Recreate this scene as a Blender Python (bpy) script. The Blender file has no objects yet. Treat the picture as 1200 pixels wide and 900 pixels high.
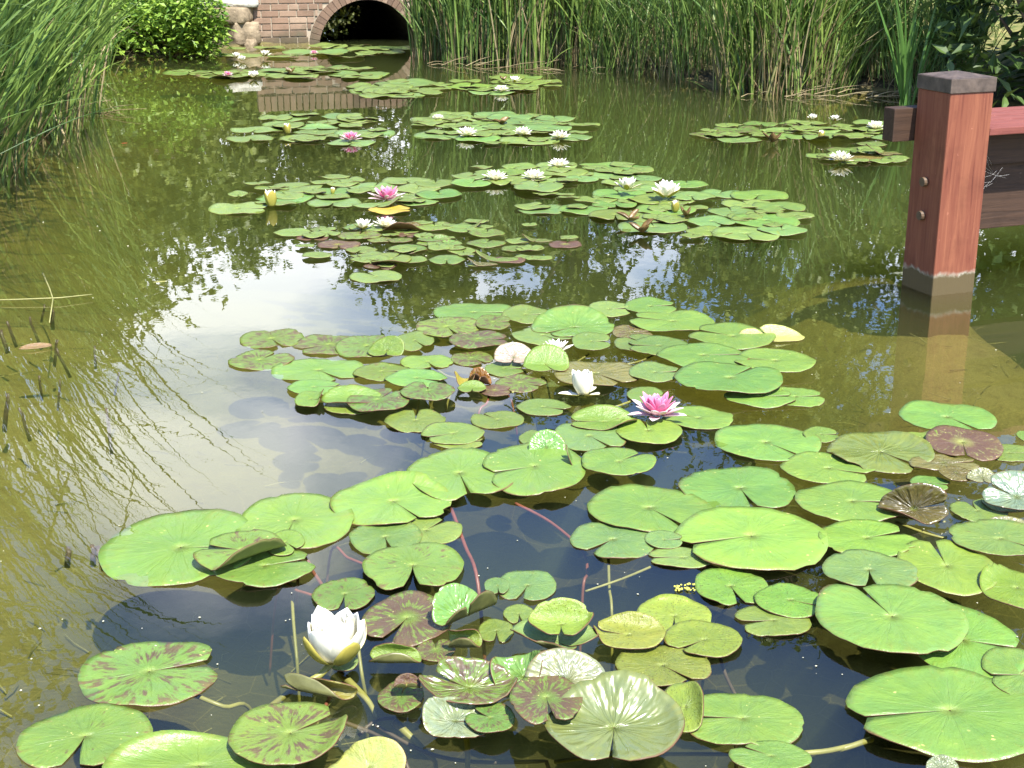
import bpy, bmesh, math, random
import numpy as np
from mathutils import Vector, Matrix, noise as mnoise
R = math.radians
PI = math.pi
rnd = random.Random(7)
scene = bpy.context.scene
col = scene.collection

# ------------------------------------------------------------------ camera
CAM_H, PITCH, FPX = 1.5, R(18.3), 1700.0
cam_d = bpy.data.cameras.new('camera'); cam = bpy.data.objects.new('camera', cam_d); col.objects.link(cam)
cam.location = (0, 0, CAM_H); cam.rotation_euler = (PI/2 - PITCH, 0, 0)
cam_d.sensor_width = 36; cam_d.lens = 36*FPX/1200; cam_d.clip_end = 1000; cam_d.clip_start = .05
scene.camera = cam
cp, sp = math.cos(PITCH), math.sin(PITCH)

def ground(px, py, z=0.0):
    """point of the plane at height z seen at a position of the photograph"""
    a = (px-600)/FPX; b = -(py-450)/FPX
    d = Vector((a, cp + b*sp, -sp + b*cp))
    t = (z-CAM_H)/d.z
    return Vector((0, 0, CAM_H)) + d*t

def project(p):
    q = Vector(p) - Vector((0, 0, CAM_H))
    zf = q.y*cp - q.z*sp; up = q.y*sp + q.z*cp
    return 600 + FPX*q.x/zf, 450 - FPX*up/zf

# ------------------------------------------------------------------ helpers
class MB:
    """collects vertices and faces, then links them as one mesh object"""
    def __init__(s): s.v = []; s.f = []; s.mi = []; s.uv = None; s.tint = []
    def add(s, vs, fs, mi=0, tint=None):
        o = len(s.v); s.v.extend([tuple(p) for p in vs])
        for f in fs: s.f.append(tuple(i+o for i in f)); s.mi.append(mi)
        s.tint.extend([tint if tint is not None else 0.5]*len(vs))
    def box(s, c, size, rot=None, mi=0, tint=None, bevel=0):
        bm = bmesh.new(); bmesh.ops.create_cube(bm, size=1)
        bmesh.ops.scale(bm, vec=size, verts=bm.verts)
        if bevel: bmesh.ops.bevel(bm, geom=bm.edges[:], offset=bevel, segments=2, affect='EDGES', profile=.6)
        m = Matrix.Translation(c) @ (rot.to_4x4() if rot is not None else Matrix.Identity(4))
        bm.verts.ensure_lookup_table()
        s.add([m @ v.co for v in bm.verts], [[v.index for v in f.verts] for f in bm.faces], mi, tint); bm.free()
    def tube(s, pts, r0, r1=None, n=8, mi=0, tint=None, cap=True):
        if r1 is None: r1 = r0
        pts = [Vector(p) for p in pts]; vs = []; fs = []
        prev = None
        for i, p in enumerate(pts):
            t = (pts[min(i+1, len(pts)-1)] - pts[max(i-1, 0)]).normalized()
            ref = Vector((0, 0, 1)) if abs(t.z) < .9 else Vector((1, 0, 0))
            x = t.cross(ref).normalized() if prev is None else (prev - t*prev.dot(t)).normalized()
            prev = x; y = t.cross(x)
            k = i/(len(pts)-1); r = r0*(1-k) + r1*k
            for j in range(n):
                a = 2*PI*j/n; vs.append(p + x*(r*math.cos(a)) + y*(r*math.sin(a)))
        for i in range(len(pts)-1):
            for j in range(n):
                fs.append((i*n+j, i*n+(j+1) % n, (i+1)*n+(j+1) % n, (i+1)*n+j))
        if cap: fs.append(tuple(range(n-1, -1, -1))); fs.append(tuple((len(pts)-1)*n+j for j in range(n)))
        s.add(vs, fs, mi, tint)
    def build(s, name, mats, parent=None, smooth=False, loc=None):
        me = bpy.data.meshes.new(name); me.from_pydata(s.v, [], s.f)
        for m in (mats if isinstance(mats, (list, tuple)) else [mats]): me.materials.append(m)
        if any(s.mi): me.polygons.foreach_set('material_index', s.mi)
        if smooth: me.polygons.foreach_set('use_smooth', [True]*len(me.polygons))
        at = me.attributes.new('tint', 'FLOAT', 'POINT'); at.data.foreach_set('value', s.tint)
        if s.uv is not None:
            lay = me.uv_layers.new(name='UVMap'); li = np.zeros(len(me.loops), dtype=np.int32)
            me.loops.foreach_get('vertex_index', li)
            lay.data.foreach_set('uv', np.array(s.uv, dtype=np.float32)[li].ravel())
        me.update()
        o = bpy.data.objects.new(name, me); col.objects.link(o)
        if parent is not None: o.parent = parent
        if loc is not None: o.location = loc
        return o

def tag(o, label=None, cat=None, group=None, kind=None):
    if label: o['label'] = label
    if cat: o['category'] = cat
    if group: o['group'] = group
    if kind: o['kind'] = kind
    return o
def empty(name, loc, rz=0.0):
    o = bpy.data.objects.new(name, None); col.objects.link(o); o.location = loc; o.rotation_euler = (0, 0, rz)
    o.empty_display_size = .1
    return o
def copy_tree(o, parent=None):
    c = o.copy(); col.objects.link(c)
    if parent is not None: c.parent = parent
    for ch in list(o.children): copy_tree(ch, c)
    return c

# ------------------------------------------------------------------ materials
def new_mat(name):
    m = bpy.data.materials.new(name); m.use_nodes = True
    nt = m.node_tree
    for n in list(nt.nodes): nt.nodes.remove(n)
    return m, nt, nt.nodes, nt.links
def N(ns, t, **kw):
    n = ns.new(t)
    for k, v in kw.items():
        if k.startswith('i_'):
            key = k[2:].replace('_', ' ')
            n.inputs[key].default_value = v
        else: setattr(n, k, v)
    return n
def mix(ns, ls, fac, a, b, blend='MIX'):
    n = ns.new('ShaderNodeMix'); n.data_type = 'RGBA'; n.blend_type = blend
    for s, v in ((n.inputs[0], fac), (n.inputs[6], a), (n.inputs[7], b)):
        if hasattr(v, 'is_linked'): ls.new(v, s)
        elif isinstance(v, (int, float)): s.default_value = v
        else: s.default_value = (*v, 1) if len(v) == 3 else v
    return n.outputs[2]
def math_n(ns, ls, op, a, b=None, clamp=False):
    n = ns.new('ShaderNodeMath'); n.operation = op; n.use_clamp = clamp
    for s, v in ((n.inputs[0], a), (n.inputs[1], b)):
        if v is None: continue
        if hasattr(v, 'is_linked'): ls.new(v, s)
        else: s.default_value = v
    return n.outputs[0]
def maprange(ns, ls, v, a, b, c=0.0, d=1.0):
    n = ns.new('ShaderNodeMapRange'); n.clamp = True
    ls.new(v, n.inputs[0])
    for i, x in enumerate((a, b, c, d)): n.inputs[i+1].default_value = x
    return n.outputs[0]
def noise_n(ns, ls, vec, scale, detail=4, rough=.55, dist=0.0):
    n = N(ns, 'ShaderNodeTexNoise', i_Scale=scale, i_Detail=detail, i_Roughness=rough, i_Distortion=dist)
    if vec is not None: ls.new(vec, n.inputs['Vector'])
    return n.outputs['Fac']
def out_principled(nt, ns, ls, color, rough=.5, normal=None, transl=0.0, spec=.5, tcol=None):
    p = ns.new('ShaderNodeBsdfPrincipled')
    if hasattr(color, 'is_linked'): ls.new(color, p.inputs['Base Color'])
    else: p.inputs['Base Color'].default_value = (*color, 1)
    if hasattr(rough, 'is_linked'): ls.new(rough, p.inputs['Roughness'])
    else: p.inputs['Roughness'].default_value = rough
    p.inputs['Specular IOR Level'].default_value = spec
    if normal is not None: ls.new(normal, p.inputs['Normal'])
    o = ns.new('ShaderNodeOutputMaterial')
    if transl > 0:
        t = ns.new('ShaderNodeBsdfTranslucent'); mx = ns.new('ShaderNodeMixShader'); mx.inputs[0].default_value = transl
        c = tcol if tcol is not None else color
        if hasattr(c, 'is_linked'): ls.new(c, t.inputs[0])
        else: t.inputs[0].default_value = (*c, 1)
        ls.new(p.outputs[0], mx.inputs[1]); ls.new(t.outputs[0], mx.inputs[2]); ls.new(mx.outputs[0], o.inputs[0])
    else: ls.new(p.outputs[0], o.inputs[0])
    return p
def bump_n(ns, ls, h, strength=.3, dist=.01):
    b = N(ns, 'ShaderNodeBump', i_Strength=strength, i_Distance=dist); ls.new(h, b.inputs['Height'])
    return b.outputs[0]

def leaf_mat(name, c0, c1, rough=.45, transl=.25, dry=None, spec=.4):
    """foliage: colour runs from c0 to c1 with each leaf's own tint"""
    m, nt, ns, ls = new_mat(name)
    a = N(ns, 'ShaderNodeAttribute', attribute_name='tint')
    tc = ns.new('ShaderNodeTexCoord')
    c = mix(ns, ls, a.outputs['Fac'], c0, c1)
    n = noise_n(ns, ls, tc.outputs['Object'], 9, 3)
    c = mix(ns, ls, maprange(ns, ls, n, .3, .7, 0, .35), c, tuple(x*.5 for x in c0))
    out_principled(nt, ns, ls, c, rough, transl=transl, spec=spec)
    return m
def plain_mat(name, c, rough=.6, var=.25, scale=8, bump=0.0, spec=.4, transl=0):
    m, nt, ns, ls = new_mat(name); tc = ns.new('ShaderNodeTexCoord')
    n = noise_n(ns, ls, tc.outputs['Object'], scale, 6, .6)
    cc = mix(ns, ls, maprange(ns, ls, n, .3, .7), tuple(x*(1-var) for x in c), tuple(min(1, x*(1+var)) for x in c))
    nm = bump_n(ns, ls, n, bump, .02) if bump else None
    out_principled(nt, ns, ls, cc, rough, nm, spec=spec, transl=transl)
    return m

def pad_material(name, spots=0.0, rough=.36, fleck=.5, spec=.7):
    """floating leaf: object colour = green of that leaf, object alpha = amount of purple mottling"""
    m, nt, ns, ls = new_mat(name)
    oi = ns.new('ShaderNodeObjectInfo'); uv = ns.new('ShaderNodeUVMap')
    sep = ns.new('ShaderNodeSeparateXYZ'); ls.new(uv.outputs[0], sep.inputs[0])
    u = math_n(ns, ls, 'SUBTRACT', sep.outputs[0], .5); v = math_n(ns, ls, 'SUBTRACT', sep.outputs[1], .5)
    ang = math_n(ns, ls, 'ARCTAN2', v, u)
    rr = math_n(ns, ls, 'SQRT', math_n(ns, ls, 'ADD', math_n(ns, ls, 'MULTIPLY', u, u), math_n(ns, ls, 'MULTIPLY', v, v)))
    rad = math_n(ns, ls, 'MULTIPLY', rr, 2.0)
    seed = math_n(ns, ls, 'MULTIPLY', oi.outputs['Random'], 37.0)
    # streaks that follow the veins
    cs = math_n(ns, ls, 'COSINE', ang); sn = math_n(ns, ls, 'SINE', ang)
    cmb = ns.new('ShaderNodeCombineXYZ')
    ls.new(math_n(ns, ls, 'ADD', math_n(ns, ls, 'MULTIPLY', cs, 3.2), seed), cmb.inputs[0])
    ls.new(math_n(ns, ls, 'MULTIPLY', sn, 3.2), cmb.inputs[1]); ls.new(math_n(ns, ls, 'MULTIPLY', rad, 1.5), cmb.inputs[2])
    stre = noise_n(ns, ls, cmb.outputs[0], 2.4, 5, .65)
    flat = ns.new('ShaderNodeCombineXYZ')
    ls.new(math_n(ns, ls, 'ADD', u, seed), flat.inputs[0]); ls.new(v, flat.inputs[1])
    blot = noise_n(ns, ls, flat.outputs[0], 6.0, 5, .6)
    fine = noise_n(ns, ls, flat.outputs[0], 40.0, 3, .6)
    base = oi.outputs['Color']
    tone = mix(ns, ls, maprange(ns, ls, blot, .35, .7), base, (1.22, 1.12, .75), 'MULTIPLY')
    tone = mix(ns, ls, maprange(ns, ls, stre, .35, .65, 0, .5), tone, (.72, .84, .72), 'MULTIPLY')
    # paler spokes
    saw = math_n(ns, ls, 'ABSOLUTE', math_n(ns, ls, 'SINE', math_n(ns, ls, 'ADD', math_n(ns, ls, 'MULTIPLY', ang, 8.5), math_n(ns, ls, 'MULTIPLY', blot, 1.5))))
    vein = math_n(ns, ls, 'MULTIPLY', maprange(ns, ls, saw, .0, .09, 1, 0), maprange(ns, ls, rad, .12, .85, 1, 0))
    tone = mix(ns, ls, math_n(ns, ls, 'MULTIPLY', vein, math_n(ns, ls, 'MULTIPLY', oi.outputs['Random'], .38)), tone, (.30, .42, .10))
    cen = maprange(ns, ls, rad, .02, .14, .5, 0)
    tone = mix(ns, ls, cen, tone, (.36, .44, .08))
    # purple mottling
    th = math_n(ns, ls, 'MULTIPLY', math_n(ns, ls, 'ADD', stre, math_n(ns, ls, 'MULTIPLY', blot, .7)), .59)
    lo = math_n(ns, ls, 'SUBTRACT', .69, math_n(ns, ls, 'MULTIPLY', oi.outputs['Alpha'], .30))
    dlt = math_n(ns, ls, 'SUBTRACT', th, lo)
    msk = maprange(ns, ls, dlt, 0, .06, 0, .82)
    msk = math_n(ns, ls, 'MULTIPLY', msk, maprange(ns, ls, rad, .12, .34))
    has = math_n(ns, ls, 'GREATER_THAN', oi.outputs['Alpha'], .06)
    msk = math_n(ns, ls, 'MULTIPLY', msk, has)
    tone = mix(ns, ls, msk, tone, (.105, .036, .040))
    # small pale and yellow flecks, chewed spots
    vo = N(ns, 'ShaderNodeTexVoronoi', i_Scale=22.0); ls.new(flat.outputs[0], vo.inputs['Vector'])
    dot = maprange(ns, ls, math_n(ns, ls, 'ADD', vo.outputs['Distance'], math_n(ns, ls, 'MULTIPLY', fine, .7)), .46, .54, 1, 0)
    wh = N(ns, 'ShaderNodeTexWhiteNoise'); ls.new(vo.outputs['Color'], wh.inputs['Vector'])
    keep = math_n(ns, ls, 'GREATER_THAN', wh.outputs['Value'], 1-.5*fleck)
    clus = maprange(ns, ls, noise_n(ns, ls, flat.outputs[0], 3.1, 2), .46, .60)
    dot = math_n(ns, ls, 'MULTIPLY', math_n(ns, ls, 'MULTIPLY', dot, keep), clus)
    tone = mix(ns, ls, math_n(ns, ls, 'MULTIPLY', dot, .8), tone, (.62, .58, .17))
    if spots > 0:
        vo2 = N(ns, 'ShaderNodeTexVoronoi', i_Scale=24.0); ls.new(flat.outputs[0], vo2.inputs['Vector'])
        d2 = maprange(ns, ls, math_n(ns, ls, 'ADD', vo2.outputs['Distance'], math_n(ns, ls, 'MULTIPLY', fine, .45)), .36, .46, spots, 0)
        tone = mix(ns, ls, d2, tone, (.06, .035, .02))
    edge = math_n(ns, ls, 'MULTIPLY', maprange(ns, ls, rad, .55, .95), maprange(ns, ls, stre, .48, .66))
    tone = mix(ns, ls, math_n(ns, ls, 'MULTIPLY', edge, .35), tone, (.30, .26, .045))
    hole = math_n(ns, ls, 'GREATER_THAN', noise_n(ns, ls, flat.outputs[0], 17.0, 3, .6), .735)
    tone = mix(ns, ls, math_n(ns, ls, 'MULTIPLY', hole, .75), tone, (.10, .055, .02))
    rim = maprange(ns, ls, rad, .955, .995, 0, .75)
    tone = mix(ns, ls, rim, tone, (.16, .07, .03))
    soft = noise_n(ns, ls, flat.outputs[0], 5.0, 2, .4)
    crease = noise_n(ns, ls, cmb.outputs[0], 2.0, 1, .4)
    if rough < .35: h = math_n(ns, ls, 'ADD', math_n(ns, ls, 'MULTIPLY', vein, -.4), math_n(ns, ls, 'ADD', soft, crease))
    else: h = math_n(ns, ls, 'ADD', math_n(ns, ls, 'MULTIPLY', vein, -.5), math_n(ns, ls, 'ADD', math_n(ns, ls, 'MULTIPLY', blot, 1.2), math_n(ns, ls, 'MULTIPLY', stre, .9)))
    nm = bump_n(ns, ls, h, .55 if rough > .35 else .75, .008 if rough > .35 else .009)
    rg = maprange(ns, ls, blot, .3, .7, rough-.08, rough+.1)
    out_principled(nt, ns, ls, tone, rg, nm, transl=.16, spec=spec, tcol=mix(ns, ls, .5, tone, (.30, .42, .03)))
    return m

MP = pad_material('lily_pad_green')
MPS = pad_material('lily_pad_spotted', spots=.8, fleck=.3)
MPX = pad_material('lily_pad_waxy', rough=.27, fleck=.1, spec=1.0)
MUNDER = plain_mat('lily_pad_underside', (.165, .165, .055), .38, .35, 22, spec=.6, transl=.2)
MUNDB = plain_mat('brown_underside', (.115, .062, .028), .42, .4, 22, spec=.4, transl=.15)
MRIM = plain_mat('lily_pad_rim', (.10, .045, .02), .5, .3, 30)
MSTALK_R = plain_mat('red_stalk', (.21, .075, .040), .4, .3, 14)
MSTALK_G = plain_mat('green_stalk', (.23, .225, .055), .4, .3, 14)
MSTALK_D = plain_mat('dark_stalk', (.075, .055, .03), .5, .4, 14)

# ------------------------------------------------------------------ world and sun
SUN_EL = R(58); sun_dir = Vector((.46, -.89, 0)).normalized()
to_sun = Vector((sun_dir.x*math.cos(SUN_EL), sun_dir.y*math.cos(SUN_EL), math.sin(SUN_EL)))
w = bpy.data.worlds.new('World'); scene.world = w; w.use_nodes = True
nt = w.node_tree; ns = nt.nodes; ls = nt.links
for n in list(ns): ns.remove(n)
sky = ns.new('ShaderNodeTexSky'); sky.sky_type = 'NISHITA'; sky.sun_disc = False
sky.sun_elevation = SUN_EL; sky.sun_rotation = math.atan2(to_sun.x, to_sun.y)
sky.air_density = 1.0; sky.dust_density = .6; sky.ozone_density = 1.6
tc = ns.new('ShaderNodeTexCoord')
sepw = ns.new('ShaderNodeSeparateXYZ'); ls.new(tc.outputs['Generated'], sepw.inputs[0])
den = math_n(ns, ls, 'ADD', math_n(ns, ls, 'MAXIMUM', sepw.outputs[2], 0.0), .22)
cw = ns.new('ShaderNodeCombineXYZ')
ls.new(math_n(ns, ls, 'DIVIDE', sepw.outputs[0], den), cw.inputs[0]); ls.new(math_n(ns, ls, 'DIVIDE', sepw.outputs[1], den), cw.inputs[1])
cw.inputs[2].default_value = 3.3
cn = noise_n(ns, ls, cw.outputs[0], 1.5, 7, .52, .3)
CLOUD_LO, CLOUD_HI = .47, .66
cn = math_n(ns, ls, 'SUBTRACT', cn, math_n(ns, ls, 'MULTIPLY', math_n(ns, ls, 'SUBTRACT', sepw.outputs[2], .27), .75))
dv = ns.new('ShaderNodeVectorMath'); dv.operation = 'DISTANCE'; ls.new(tc.outputs['Generated'], dv.inputs[0])
_ca, _ce = R(-12.5), R(17.5); dv.inputs[1].default_value = (math.sin(_ca)*math.cos(_ce), math.cos(_ca)*math.cos(_ce), math.sin(_ce))
cn = math_n(ns, ls, 'ADD', cn, maprange(ns, ls, dv.outputs['Value'], .07, .23, .27, 0))   # one cloud stands low over the left trees
cmask = maprange(ns, ls, cn, CLOUD_LO, CLOUD_HI, 0, .95)
blue = mix(ns, ls, 1.0, sky.outputs[0], (.86, .98, 1.22), 'MULTIPLY')
skyc = mix(ns, ls, cmask, blue, (11.0, 11.2, 11.7))
bg = ns.new('ShaderNodeBackground'); bg.inputs[1].default_value = .13; ls.new(skyc, bg.inputs[0])
ow = ns.new('ShaderNodeOutputWorld'); ls.new(bg.outputs[0], ow.inputs[0])
sd = bpy.data.lights.new('sun', 'SUN'); sd.energy = 5.0; sd.angle = R(.5); sd.color = (1, .965, .90)
so = bpy.data.objects.new('sun', sd); col.objects.link(so); so.location = to_sun*40
so.rotation_euler = (-to_sun).to_track_quat('-Z', 'Y').to_euler()
scene.view_settings.view_transform = 'Standard'; scene.view_settings.look = 'None'
scene.view_settings.exposure = 1.22; scene.view_settings.gamma = 1; scene.view_settings.use_curve_mapping = False
scene.cycles.max_bounces = 8; scene.cycles.transparent_max_bounces = 12
scene.cycles.caustics_reflective = False; scene.cycles.caustics_refractive = False
scene.cycles.use_denoising = True
scene.cycles.sample_clamp_indirect = 6

# ------------------------------------------------------------------ ground and water
WL = ground(299, 50.8)                       # left end of the brick wall on the waterline
WANG = R(13.0)
wdir = Vector((math.cos(WANG), math.sin(WANG), 0)); wnor = Vector((math.sin(WANG), -math.cos(WANG), 0))
def wall_pt(s, d=0.0, z=0.0): return Vector((WL.x, WL.y, 0)) + wdir*s - wnor*d + Vector((0, 0, z))
a0 = wall_pt(.72); a1 = wall_pt(1.92); b0 = wall_pt(.72, 7.5); b1 = wall_pt(1.92, 7.5)
POND = [(-3.3, .7), (5.0, .7), (5.0, 7.5), (4.4, 10.4), (3.5, 12.35), (1.75, 12.75), (1.0, 14.5), (-.65, 14.9), (-.95, 16.9),
        (a1.x, a1.y), (b1.x, b1.y), (b0.x, b0.y), (a0.x, a0.y), (WL.x+.05, WL.y-.02), (WL.x-.35, WL.y-.8), (-3.15, 15.35), (-4.2, 15.2), (-4.3, 13.0), (-3.45, 11.2), (-3.15, 8.6), (-3.0, 5.5), (-3.0, 2.5)]
def pond_sd(X, Y):
    """signed distance to the shoreline, negative over water"""
    d = np.full(X.shape, 1e9); ins = np.zeros(X.shape, bool); n = len(POND)
    for i in range(n):
        x0, y0 = POND[i]; x1, y1 = POND[(i+1) % n]
        ex, ey = x1-x0, y1-y0; t = np.clip(((X-x0)*ex + (Y-y0)*ey)/(ex*ex+ey*ey), 0, 1)
        d = np.minimum(d, np.hypot(X-(x0+t*ex), Y-(y0+t*ey)))
        c = ((y0 > Y) != (y1 > Y)) & (X < (x1-x0)*(Y-y0)/((y1-y0) if y1 != y0 else 1e-9) + x0)
        ins ^= c
    return np.where(ins, -d, d)
def height(X, Y):
    sd_ = pond_sd(X, Y)
    bed = np.clip(.13 + (X+3.0)*.085, .12, .42)
    bed = bed + np.clip((Y-6.0)*.14, 0, .75)*np.clip((X+2.9)*.8, .15, 1)
    wob = .02*np.sin(X*3.1+Y*1.7) + .015*np.sin(X*6.3-Y*4.1+1) + .01*np.sin(Y*9.7+X*2.2)
    shal = .42-.22*np.clip((X-.9)/.8, 0, 1)*np.clip((Y-3.2)/1.4, 0, 1) + .55*np.clip((X-1.95)/.5, 0, 1)*np.clip((Y-5.2)/.5, 0, 1)
    kk = np.clip((X-.9)/.5, 0, 1)*np.clip((8.6-Y)/2.0, 0, 1)
    bed = bed*(1-kk) + np.minimum(bed+.3*(X > 1.95), shal)*kk
    zin = -np.minimum(-sd_*(.45+1.2*np.clip((Y-9)/3, 0, 1)), bed) + wob*np.clip(-sd_*2, 0, 1)
    zout = np.minimum(sd_*.42, .30) + np.clip((sd_-1.2)*.11, 0, 1.0) + wob*.9*np.clip(sd_, 0, 1)
    return np.where(sd_ < 0, zin, zout)
def hz(x, y): return float(height(np.array([x]), np.array([y]))[0])
gx = np.concatenate([-np.geomspace(7, 170, 22)[::-1], np.linspace(-6.9, 6.9, 116), np.geomspace(7, 170, 22)])
gy = np.concatenate([-np.geomspace(1, 170, 20)[::-1], np.linspace(-.9, 19, 150), np.linspace(19.3, 26, 20), np.geomspace(26.5, 190, 22)])
GX, GY = np.meshgrid(gx, gy); GZ = height(GX, GY)
mb = MB(); mb.v = [tuple(p) for p in np.stack([GX.ravel(), GY.ravel(), GZ.ravel()], 1)]; mb.tint = [.5]*len(mb.v)
nx, ny = len(gx), len(gy)
mb.f = [(j*nx+i, j*nx+i+1, (j+1)*nx+i+1, (j+1)*nx+i) for j in range(ny-1) for i in range(nx-1)]; mb.mi = [0]*len(mb.f)
m, nt, ns, ls = new_mat('mud_and_bank'); tc = ns.new('ShaderNodeTexCoord'); P = tc.outputs['Object']
sx = ns.new('ShaderNodeSeparateXYZ'); ls.new(P, sx.inputs[0])
n1 = noise_n(ns, ls, P, 1.1, 6, .6); n2 = noise_n(ns, ls, P, 14, 6, .65); n3 = noise_n(ns, ls, P, 60, 3, .6)
mud = mix(ns, ls, maprange(ns, ls, n1, .35, .68), (.250, .212, .075), (.168, .145, .052))
mud = mix(ns, ls, maprange(ns, ls, n2, .50, .70, 0, .6), mud, (.12, .085, .028))
mud = mix(ns, ls, maprange(ns, ls, n3, .62, .75, 0, .5), mud, (.42, .33, .13))
# dark silt and rotting leaves under the lily beds
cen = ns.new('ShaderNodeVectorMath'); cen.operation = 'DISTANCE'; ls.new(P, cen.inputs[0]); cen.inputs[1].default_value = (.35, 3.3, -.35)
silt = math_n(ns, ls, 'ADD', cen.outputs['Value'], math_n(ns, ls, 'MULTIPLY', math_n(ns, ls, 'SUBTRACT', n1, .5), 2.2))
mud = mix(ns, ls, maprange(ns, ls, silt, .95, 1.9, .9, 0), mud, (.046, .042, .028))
# straw scraps on the bed
wv = N(ns, 'ShaderNodeTexVoronoi', i_Scale=7.0); wv.feature = 'DISTANCE_TO_EDGE'; ls.new(P, wv.inputs['Vector'])
mud = mix(ns, ls, maprange(ns, ls, wv.outputs['Distance'], .0, .012, .25, 0), mud, (.44, .36, .15))
soil = mix(ns, ls, maprange(ns, ls, n2, .4, .65), (.024, .021, .012), (.075, .062, .032))
grass = mix(ns, ls, maprange(ns, ls, n2, .35, .65), (.05, .085, .02), (.27, .235, .09))
land = mix(ns, ls, maprange(ns, ls, sx.outputs[2], .05, .35), soil, grass)
allc = mix(ns, ls, maprange(ns, ls, sx.outputs[2], -.02, .03), mud, land)
out_principled(nt, ns, ls, allc, .9, bump_n(ns, ls, math_n(ns, ls, 'ADD', n2, n3), .5, .02), spec=.2)
tag(mb.build('ground', m, smooth=True), kind='structure')

m, nt, ns, ls = new_mat('pond_water'); tc = ns.new('ShaderNodeTexCoord'); P = tc.outputs['Object']
mp = ns.new('ShaderNodeMapping'); mp.inputs['Scale'].default_value = (1, .6, 1); ls.new(P, mp.inputs['Vector'])
w1 = noise_n(ns, ls, mp.outputs[0], 2.2, 2, .5); w2 = noise_n(ns, ls, mp.outputs[0], 9.0, 3, .5)
hh = math_n(ns, ls, 'ADD', w1, math_n(ns, ls, 'MULTIPLY', w2, .22))
nb = bump_n(ns, ls, hh, 1.0, .0015)
fr = N(ns, 'ShaderNodeFresnel', i_IOR=1.48); ls.new(nb, fr.inputs['Normal'])
gl = N(ns, 'ShaderNodeBsdfGlossy', i_Roughness=.0); ls.new(nb, gl.inputs['Normal'])
gl.inputs['Color'].default_value = (1, 1, 1, 1)
tr = ns.new('ShaderNodeBsdfTransparent'); mx = ns.new('ShaderNodeMixShader')
ls.new(fr.outputs[0], mx.inputs[0]); ls.new(tr.outputs[0], mx.inputs[1]); ls.new(gl.outputs[0], mx.inputs[2])
va = ns.new('ShaderNodeVolumeAbsorption'); va.inputs['Color'].default_value = (.57, .61, .19, 1); va.inputs['Density'].default_value = 1.9
vs_ = ns.new('ShaderNodeVolumeScatter'); vs_.inputs['Color'].default_value = (.50, .62, .26, 1); vs_.inputs['Density'].default_value = .34; vs_.inputs['Anisotropy'].default_value = .0
adv = ns.new('ShaderNodeAddShader'); ls.new(va.outputs[0], adv.inputs[0]); ls.new(vs_.outputs[0], adv.inputs[1])
om = ns.new('ShaderNodeOutputMaterial'); ls.new(mx.outputs[0], om.inputs[0]); ls.new(adv.outputs[0], om.inputs[1])
mb = MB(); mb.box((.0, 13.3, -.75), (15, 26, 1.5))
tag(mb.build('pond_water', m), kind='structure')
# ------------------------------------------------------------------ lily pads
COLS = {'G': (.155, .270, .058), 'D': (.160, .235, .055), 'M': (.145, .230, .045), 'R': (.190, .170, .050), 'B': (.170, .140, .045),
        'S': (.215, .240, .140), 'Y': (.185, .265, .045), 'P': (.430, .420, .130), 'F': (.170, .260, .078)}
MOT = {'G': 0, 'D': .25, 'M': .62, 'R': 1.0, 'B': .30, 'S': .12, 'Y': .15, 'P': 0, 'F': .1}
pads = []     # placed leaves: x, y, radius, level

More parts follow.
